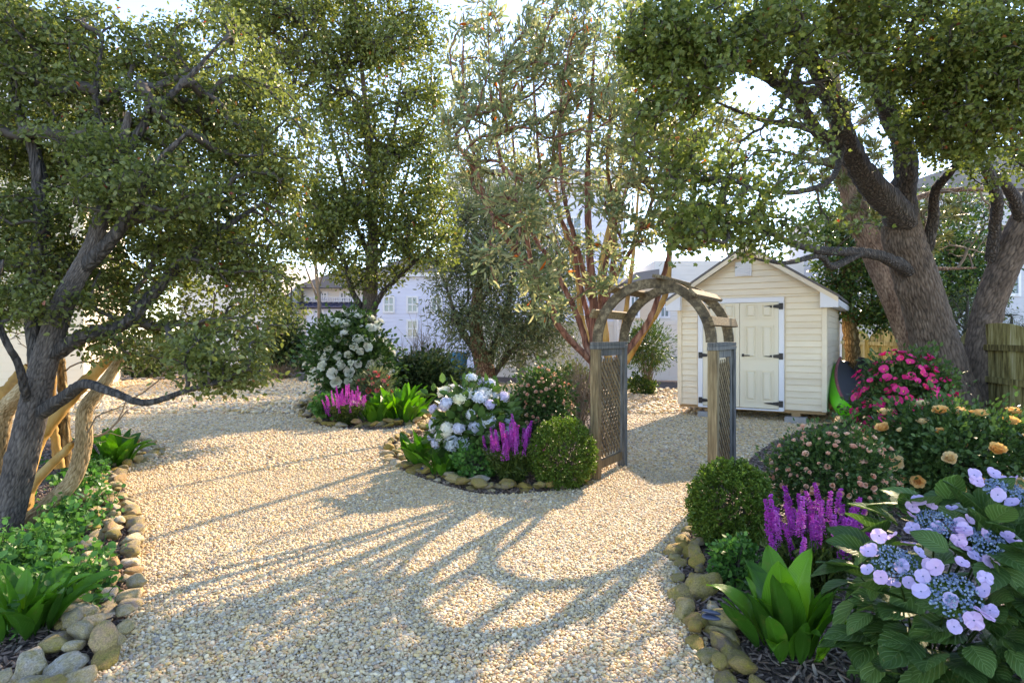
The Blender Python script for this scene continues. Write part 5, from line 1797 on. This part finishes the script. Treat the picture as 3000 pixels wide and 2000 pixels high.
def spike_plant(label, px, wpx, top, mid_, bot, Y, ns, seed, slen):
    g = np.random.default_rng(seed)
    s = Y / FPX
    x = (px - 1500) * s
    base = A([x, Y, 0.])
    root = thing('loosestrife', label, 'flowering plant', tuple(base), 0, 'purple loosestrife clumps')
    zt = CAMZ - (top - HZ) * s
    zm = CAMZ - (mid_ - HZ) * s
    w = wpx / 2 * s
    # leafy lower part
    n = 2600
    hgt = g.random(n) ** .8
    rad = w * (.30 + .75 * hgt) * np.sqrt(g.random(n))
    a = g.uniform(0, 6.28, n)
    pos = np.column_stack([x + rad * np.cos(a), Y + rad * np.sin(a) * .8, .03 + hgt * zm])
    d = g.standard_normal((n, 3)) * .7 + A([0, 0, .8]) + (pos - base) * A([1, 1, 0]) / w * .5
    stuff(link('foliage', leaf_mesh('foliage', pos, d, .050 * (.6 + .8 * g.random(n)), 'lance', M['leaf_spike'], g, base=base), root))
    tops = []
    for k in range(ns):
        rr = w * math.sqrt(g.random()) * .98
        aa = g.uniform(0, 6.28)
        out = rr / w
        zt_k = zm + (zt - zm) * (1 - .55 * out ** 2.2) * g.uniform(.45, 1.0)
        L_ = slen * g.uniform(.6, 1.15)
        p = A([x + rr * math.cos(aa), Y + rr * math.sin(aa) * .8, max(.06, zt_k - L_)])
        tops.append(p)
        sc = L_
        wd = .30 * (slen / max(L_, .01)) ** .3
        lean = A([math.cos(aa) * out * .25, math.sin(aa) * out * .25, 1]) + g.standard_normal(3) * .08
        link('flower_spike', SPIKE[int(g.integers(3))], root, tuple(p - base), face_rot(unit(lean), g), (.32, .32, sc))
    stems(root, base, A(tops), .0035, M['leaf_spike'], seed=seed)
    return root


spike_plant('magenta-purple spiked loosestrife between boxwood and lacecap hydrangea', 2385, 300, 1400, 1600, 1790, 3.55, 48, 51, .23)
spike_plant('magenta-purple spiked loosestrife in front of the white hydrangea', 1500, 170, 1210, 1330, 1420, 6.3, 46, 52, .22)
spike_plant('magenta-purple spiked loosestrife under the white rose bush', 1015, 115, 1115, 1195, 1250, 10.4, 40, 53, .24)


def boxwood(label, px, wpx, top, bot, Y, seed):
    g = np.random.default_rng(seed)
    s = Y / FPX
    x = (px - 1500) * s
    zt = CAMZ - (top - HZ) * s
    base = A([x, Y, 0.])
    c = A([x, Y, zt / 2])
    r = A([wpx / 2 * s, wpx / 2 * s, zt / 2])
    root = thing('boxwood', label, 'boxwood', tuple(base), 0, 'clipped boxwood balls')
    ns = 1800
    u = unit(g.standard_normal((ns, 3)))
    sp = c + u * r * np.where(g.random((ns, 1)) < .3, g.uniform(.55, .85, (ns, 1)), g.uniform(.86, 1.03, (ns, 1)))
    k = np.repeat(np.arange(ns), 14)
    ax = unit(u / r + A([0, 0, .5]) + g.standard_normal((ns, 3)) * .25)[k]
    t = g.random(len(k))
    pos = sp[k] + ax * (t[:, None] * .05) + g.standard_normal((len(k), 3)) * .006
    d = ax + unit(g.standard_normal((len(k), 3))) * .9
    pos[:, 2] = np.maximum(pos[:, 2], .015)
    stuff(link('foliage', leaf_mesh('foliage', pos, d, .020 * (.7 + .6 * g.random(len(k))), 'ovate', M['leaf_box'], g, base=base), root))
    stems(root, base, sp[:120], .003, M['twig_dark'], seed=seed)


boxwood('clipped boxwood ball by the arbor post next to the purple loosestrife and boulders', 2142, 215, 1362, 1610, 4.45, 61)
boxwood('clipped boxwood ball beside the white hydrangea bed stones and arbor post', 1648, 178, 1235, 1420, 6.25, 62)

# light green leafy shrubs
for (lab, px, w_, tp, bt, Y, n_, ls, sd) in (('small fresh-green leafy shrub beside mossy boulders and hosta', 2165, 150, 1590, 1790, 3.75, 1500, .030, 71),
                                             ('small fresh-green leafy shrub in front of the white hydrangea', 1388, 105, 1310, 1415, 6.45, 900, .040, 72),
                                             ('small fresh-green leafy shrub beside the far loosestrife', 955, 70, 1155, 1225, 10.6, 700, .06, 73)):
    bush('leafy_shrub', lab, 'shrub', px, w_, tp, bt, Y, 'round', ls, n_, M['leaf_fresh'], sd, nclump=70, cl=.03, group='small fresh-green shrubs', up=.6)

# ground cover in the left bed
g = np.random.default_rng(75)
path = catmull(A([G(250, 1385), G(240, 1440), G(215, 1530), G(160, 1600), G(150, 1690), G(175, 1800), G(60, 1700), G(-60, 1640)]), 60)
gc0 = A([path[0][0], path[0][1], 0])
gcv = thing('ground_cover', 'leafy fresh-green ground cover spreading along the stones under the leaning tree', 'ground cover', tuple(gc0))
ci = g.integers(0, 60, 330)
sp = path[ci] + g.standard_normal((330, 3)) * A([.13, .13, 0])
sp = sp[inside(sp[:, :2], BED_LEFT)]
tops = sp + A([0, 0, 1]) * g.uniform(.10, .26, (len(sp), 1)) + g.standard_normal((len(sp), 3)) * A([.05, .05, 0])
k = np.repeat(np.arange(len(sp)), 15)
t = g.random(len(k))[:, None]
pos = sp[k] * (1 - t) + tops[k] * t + g.standard_normal((len(k), 3)) * .022
pos[:, 2] = np.maximum(pos[:, 2], .02)
d = g.standard_normal((len(k), 3)) + A([0, 0, .1])
stuff(link('foliage', leaf_mesh('foliage', pos, d, .042 * (.6 + .8 * g.random(len(k))), 'round', M['leaf_fresh'], g, up=1.2, base=gc0), gcv))
ch = np.stack([sp, (sp + tops) / 2 + g.standard_normal(sp.shape) * .01, tops], 1)
V, q = tubes(ch, np.full(ch.shape[:2], .0025), 4)
stuff(link('stem_mass', np_mesh('stem_mass', V - gc0, [q], M['leaf_fresh']), gcv))


# ------------------------------------------------------------------ broad-leaved clumps
def hosta_leaf(seed, bend, w=.15):
    nx, ny = 6, 12
    g = np.random.default_rng(seed)
    V, uv = [], []
    x, zc, ang = 0., 0., math.radians(88)
    twist = g.normal(0, .12)
    for j in range(ny + 1):
        t = j / ny
        hw = .012 + w * (math.sin(math.pi * max(0, min(1, (t - .10) / .90)) ** .85) ** .8 if t > .10 else 0)
        hw = hw if t < .999 else .001
        for i in range(nx + 1):
            u = i / nx * 2 - 1
            fold = .32 * abs(u) * hw + .012 * math.sin(t * 9 + u * 2 + seed)
            nx_, nz_ = -math.sin(ang), math.cos(ang)
            V.append((x + nx_ * fold + twist * t * u * hw, u * hw, zc + nz_ * fold * 1.0))
            uv.append((i / nx, t))
        x += math.cos(ang) / ny
        zc += math.sin(ang) / ny
        ang -= bend * (1.6 * t + .15) / ny
    n = nx + 1
    Fc = [[j * n + i, j * n + i + 1, (j + 1) * n + i + 1, (j + 1) * n + i] for j in range(ny) for i in range(nx)]
    return np_mesh('leaf', V, [Fc], M['leaf_hosta'], uv=uv, smooth=True)


HL = [hosta_leaf(1, .15), hosta_leaf(2, .5), hosta_leaf(3, .9, .17), hosta_leaf(4, 1.5, .15), hosta_leaf(5, .3, .12)]


def hosta(label, px, Y, h, rad, n, seed, wide=1.0):
    g = np.random.default_rng(seed)
    x = (px - 1500) / FPX * Y
    root = thing('broadleaf_clump', label, 'leafy plant', (x, Y, 0), 0, 'broad-leaved green clumps')
    for k in range(n):
        a = 2.4 * k + g.normal(0, .3)
        f = math.sqrt((k + .5) / n)
        tilt = f * g.uniform(.25, .75)
        L_ = h * g.uniform(.7, 1.08) * (1 - .18 * f)
        p = (rad * f * math.cos(a), rad * f * math.sin(a), -.005)
        m_ = HL[int(g.integers(5))]
        e = (Matrix.Rotation(a + g.normal(0, .3), 3, 'Z') @ Matrix.Rotation(tilt, 3, 'Y') @ Matrix.Rotation(g.normal(0, .25), 3, 'Z')).to_euler()
        link('leaf', m_, root, p, e, (L_, L_ * wide * g.uniform(.8, 1.15), L_))
    return root


hosta('broad-leaved glossy green clump beside the lacecap hydrangea', 2310, 2.95, .50, .13, 34, 81)
hosta('broad-leaved glossy green clump in front of the leafy ground cover', 70, 3.15, .44, .13, 30, 82)
hosta('broad-leaved dark green clump at the end of the leaning-tree bed', 330, 7.1, .54, .16, 30, 83)
hosta('broad-leaved green clump beside the golden stones left of the white hydrangea', 1235, 7.2, .50, .14, 24, 84, .9)
hosta('broad-leaved green clump in front of the white hydrangea flowers', 1300, 6.75, .42, .12, 22, 85, .9)
hosta('broad-leaved green clump beside the far purple loosestrife', 1100, 10.7, .62, .16, 24, 86, .9)
hosta('tall broad-leaved green clump at the corner of the far stone edging', 1180, 10.9, .80, .30, 46, 87, .75)


# ------------------------------------------------------------------ lilac lacecap hydrangea, close by
def ovate_leaf(seed):
    nx, ny = 10, 14
    g = np.random.default_rng(seed)
    V, uv = [], []
    for j in range(ny + 1):
        t = j / ny
        hw = .36 * math.sin(math.pi * min(1, t ** .82)) ** .78 if 0 < t < 1 else .004
        for i in range(nx + 1):
            u = i / nx * 2 - 1
            ser = 1 + (.05 if (j % 2) else -.03) * (abs(u) > .95)
            quilt = .012 * math.sin((t - abs(u) * .38) * 8 * 6.283) * (1 - abs(u) ** 3)
            V.append((u * hw * ser, t, .20 * abs(u) * hw - .28 * t * t + quilt + .02 * math.sin(u * 3 + seed)))
            uv.append((i / nx, t))
    n = nx + 1
    Fc = [[j * n + i, j * n + i + 1, (j + 1) * n + i + 1, (j + 1) * n + i] for j in range(ny) for i in range(nx)]
    return np_mesh('leaf', V, [Fc], M['leaf_hydrangea'], uv=uv, smooth=True)


OL = [ovate_leaf(s) for s in (1, 2, 3, 4)]
FLO = [flat_flower('floret', 4, .80, .92, .12, [M['petal_lilac'], M['bud_blue']], 21, .1), flat_flower('floret', 4, .80, .92, .28, [M['petal_lilac'], M['bud_blue']], 22, .1), flat_flower('floret', 4, .80, .92, -.05, [M['petal_lilac'], M['bud_blue']], 23, .1)]


def bud_cluster(seed):
    g = np.random.default_rng(seed)
    n = 230
    a = g.uniform(0, 6.28, n)
    r_ = np.sqrt(g.random(n))
    pos = np.column_stack([np.cos(a) * r_, np.sin(a) * r_, .30 * (1 - r_ ** 2) + g.normal(0, .05, n)])
    V0, F0_ = ico(1)
    V = (pos[:, None, :] + V0[None] * (.035 + .03 * g.random((n, 1, 1)))).reshape(-1, 3)
    Fc = (F0_[None] + (np.arange(n) * len(V0))[:, None, None]).reshape(-1, 3)
    rnd = np.repeat(g.random(n), len(V0))
    # little stamens
    ps = np.repeat(pos, 2, 0)
    d = g.standard_normal(ps.shape) * .5 + A([0, 0, 1])
    tv, tf = LEAF['thin']
    dd_ = unit(d)
    s_ = unit(np.cross(dd_, g.standard_normal(ps.shape)))
    V2 = (ps[:, None, :] + .15 * (tv[None, :, 0:1] * s_[:, None] + tv[None, :, 1:2] * dd_[:, None])).reshape(-1, 3)
    F2 = (tf[None] + (np.arange(len(ps)) * 4)[:, None, None]).reshape(-1, 4) + len(V)
    return np_mesh('flower_head', np.vstack([V, V2]), [Fc, F2], M['bud_blue'], rnd=np.concatenate([rnd, np.repeat(g.random(len(ps)), 4)]))


BUD = [bud_cluster(1), bud_cluster(2)]
g = np.random.default_rng(91)
hb = A([1.74, 2.62, 0.])
lac = thing('lacecap_hydrangea', 'lilac and blue lacecap hydrangea with large serrated leaves in the near bed', 'hydrangea', tuple(hb), 0, 'hydrangeas')
lc, lr_ = A([1.93, 2.60, .38]), A([.60, .50, .52])
tops = []
heads = [((2620, 1650), 2.42), ((2795, 1745), 2.22), ((2740, 1535), 2.55), ((2885, 1595), 2.45), ((2945, 1440), 2.6), ((3060, 1690), 2.4), ((2860, 1480), 2.95)]
for (pxy, Y) in heads:
    p = P(pxy[0], pxy[1], Y - .06)
    s = .082 * g.uniform(.9, 1.1)
    d = unit(A([0, 0, 1]) + (p - lc) * .9 + A([0, -.55, 0]))
    e = face_rot(d, g)
    hd_ = link('flower_head', BUD[int(g.integers(2))], lac, tuple(p - hb), e, (s, s, s))
    nf = int(g.integers(10, 13))
    for k in range(nf):
        a = 6.283 * k / nf + g.normal(0, .18)
        rr = g.uniform(1.05, 1.45)
        if k == 0:
            rr = .35
        fs = g.uniform(.30, .41)
        link('floret', FLO[int(g.integers(3))], hd_, (rr * math.cos(a), rr * math.sin(a), .22 + g.normal(0, .1)),
             (g.normal(0, .35) + .3 * math.sin(a), g.normal(0, .35) - .3 * math.cos(a), g.uniform(0, 6.28)), (fs, fs, fs))
    tops.append(p - d * .02)
nlv = 300
i = np.arange(nlv)
for k in range(nlv):
    while True:
        u = unit(g.standard_normal(3))
        if u[2] > -.75 and not (u[1] > .3 and g.random() < .85):
            break
    f = g.uniform(.6, 1.0)
    p = lc + u * lr_ * f
    if p[2] < .03:
        p[2] = .03 + .1 * g.random()
    outd = unit(A([u[0], u[1], .10 + .35 * u[2] + g.normal(0, .18)]) + g.standard_normal(3) * .25)
    nr = unit(A([u[0] * .4, u[1] * .5, 1.0]) + g.standard_normal(3) * .22)
    sx = unit(np.cross(outd, nr))
    nz = np.cross(sx, outd)
    R = Matrix((sx, outd, nz)).transposed()
    L_ = g.uniform(.13, .22)
    p = p - outd * L_ * .45
    link('leaf', OL[k % 4], lac, tuple(p - hb), R.to_euler(), (L_, L_, L_))
    if k % 12 == 0:
        tops.append(p)
stems(lac, hb, A(tops), .006, M['leaf_spike'], seed=9)

# ------------------------------------------------------------------ background shrubs
bush('hedge_shrub', 'dense dark glossy low hedge shrub behind the far broad-leaved clump', 'shrub', 1245, 240, 1050, 1185, 13.8, 'ovate', .085, 12000, M['leaf_dark'], 101, nclump=130, cl=.13, depth=.9)
bush('fence_shrub', 'airy green shrub against the white vinyl fence beside the shed', 'shrub', 1900, 140, 945, 1080, 16.2, 'lance', .10, 3600, M['leaf_holly'], 102, nclump=90, cl=.12, stem=M['twig'])
bush('fence_shrub', 'low leafy shrub under the airy shrub by the vinyl fence', 'shrub', 1880, 80, 1105, 1160, 15.8, 'ovate', .08, 900, M['leaf_holly'], 103, nclump=30, cl=.07)
bush('yellow_shrub', 'yellow-green variegated shrub behind the peach rose beside the arbor', 'shrub', 1680, 150, 1070, 1200, 10.2, 'ovate', .055, 3200, M['needle'], 104, nclump=60, cl=.10)
bush('upright_shrub', 'upright dark green shrub in front of the pale shore house', 'shrub', 825, 110, 905, 1105, 21.5, 'ovate', .13, 3600, M['leaf_dark'], 105, nclump=80, cl=.18, stem=M['twig'])
bush('upright_shrub', 'wide grey-green shrub row beyond the far gravel under the leaning tree', 'shrub', 420, 260, 1000, 1110, 22.5, 'ovate', .14, 3000, M['leaf_dark'], 106, nclump=70, cl=.22, stem=M['twig'])
# yucca-like plant
yb = G(885, 1108)
yu = thing('spiky_plant', 'small spiky rosette plant beside the old timber block', 'plant', tuple(yb))
g = np.random.default_rng(107)
n = 160
d = unit(np.abs(g.standard_normal((n, 3))) * A([1, 1, .9]) * np.where(g.random((n, 3)) < .5, -1, 1) * A([1, 1, 0]) + A([0, 0, 1]) * np.abs(g.standard_normal((n, 1))))
stuff(link('leaf_rosette', leaf_mesh('leaf_rosette', np.tile(A([0, 0, .25]), (n, 1)) + d * .05, d, .62 * (.6 + .5 * g.random(n)), 'thin', M['leaf_holly'], g), yu))
link('stem', np_mesh('stem', *(lambda t: (t[0], [t[1]]))(tubes(A([[(0, 0, 0), (0, 0, .15), (0, 0, .3)]]), np.full((1, 3), .05), 7)), M['twig']), yu)


def bare_shrub(name, label, px, Y, w, h, n, seed, mat, r=.012):
    g = np.random.default_rng(seed)
    x = (px - 1500) / FPX * Y
    base = A([x, Y, 0.])
    root = thing(name, label, 'shrub', tuple(base), 0, 'bare twiggy shrubs')
    th = g.uniform(0, 6.28, n)
    rr = np.sqrt(g.random(n)) * w
    tops = base + np.column_stack([rr * np.cos(th), rr * np.sin(th) * .7, h * (.5 + .5 * g.random(n)) * (1 - .35 * (rr / w) ** 2)])
    stems(root, base, tops, r, mat, 'stem_mass', 6, seed)
    # side twigs
    m_ = n * 7
    k = g.integers(0, n, m_)
    t = g.uniform(.35, .95, m_)[:, None]
    p0 = base * (1 - t) + tops[k] * t + A([0, 0, 1]) * (t * (1 - t) * h * .28)
    d = unit(tops[k] - base) * .4 + g.standard_normal((m_, 3)) * .6 + A([0, 0, .3])
    L_ = h * .22 * g.uniform(.5, 1.3, (m_, 1))
    ch = np.stack([p0, p0 + d * L_ * .5 + g.standard_normal((m_, 3)) * .02, p0 + d * L_], 1)
    V, q = tubes(ch, np.tile([[.5, .4, .2]], (m_, 1)) * r, 3)
    stuff(link('twig_mass', np_mesh('twig_mass', V - base, [q], mat), root))


bare_shrub('bare_shrub', 'tangled bare pale-stemmed shrub between the white rose and the small evergreen tree', 1235, 14.6, .95, 1.75, 60, 111, M['twig'])
bare_shrub('bare_shrub', 'bare brown upright stems just left of the arbor post', 1690, 8.9, .32, 1.35, 26, 112, M['twig'], .010)
bare_shrub('bare_shrub', 'pale dry grass-like twigs at the base of the upright dark shrub', 825, 21.0, .7, .7, 50, 113, M['twig'], .010)
bare_shrub('bare_shrub', 'dry twig tangle behind the magenta roses at the fence', 2700, 9.4, .5, 1.0, 14, 114, M['twig'], .006)
bare_shrub('bare_shrub', 'dry pale canes behind the yellow rose bush near the fence', 2890, 7.2, .7, .75, 16, 115, M['twig'], .005)

# fallen leaves and bits on the gravel
g = np.random.default_rng(120)
n = 900
p = np.column_stack([g.uniform(-4, 3.2, n), g.uniform(2.4, 9.5, n)])
near = np.exp(-np.min([np.min(np.hypot(p[:, 0:1] - A(b)[None, :, 0], p[:, 1:2] - A(b)[None, :, 1]), axis=1) for b in (BED_LEFT, BED_MID, BED_RIGHT)], axis=0) * 2.2)
k = inside(p, GRAVEL) & (g.random(n) < .12 + .8 * near)
for b in (BED_LEFT, BED_MID, BED_RIGHT):
    k &= ~inside(p, b)
p = p[k]
n = len(p)
pos = np.column_stack([p, .026 + .008 * g.random(n)])
d = g.standard_normal((n, 3)) * A([1, 1, .12])
nr = g.standard_normal((n, 3)) * .25 + A([0, 0, 1])
M['leaf_dry'] = leafmat('leaf_dry', [(.10, .05, .02), (.24, .13, .05), (.38, .26, .12), (.16, .12, .08)], .1, .7)
lf = stuff(link('leaf_litter', leaf_mesh('leaf_litter', pos, d, .034 * (.5 + .8 * g.random(n)), 'ovate', M['leaf_dry'], g, nrm=nr)))
tag(lf, 'dry brown fallen leaves scattered over the gravel near the stone edgings', 'leaf litter')
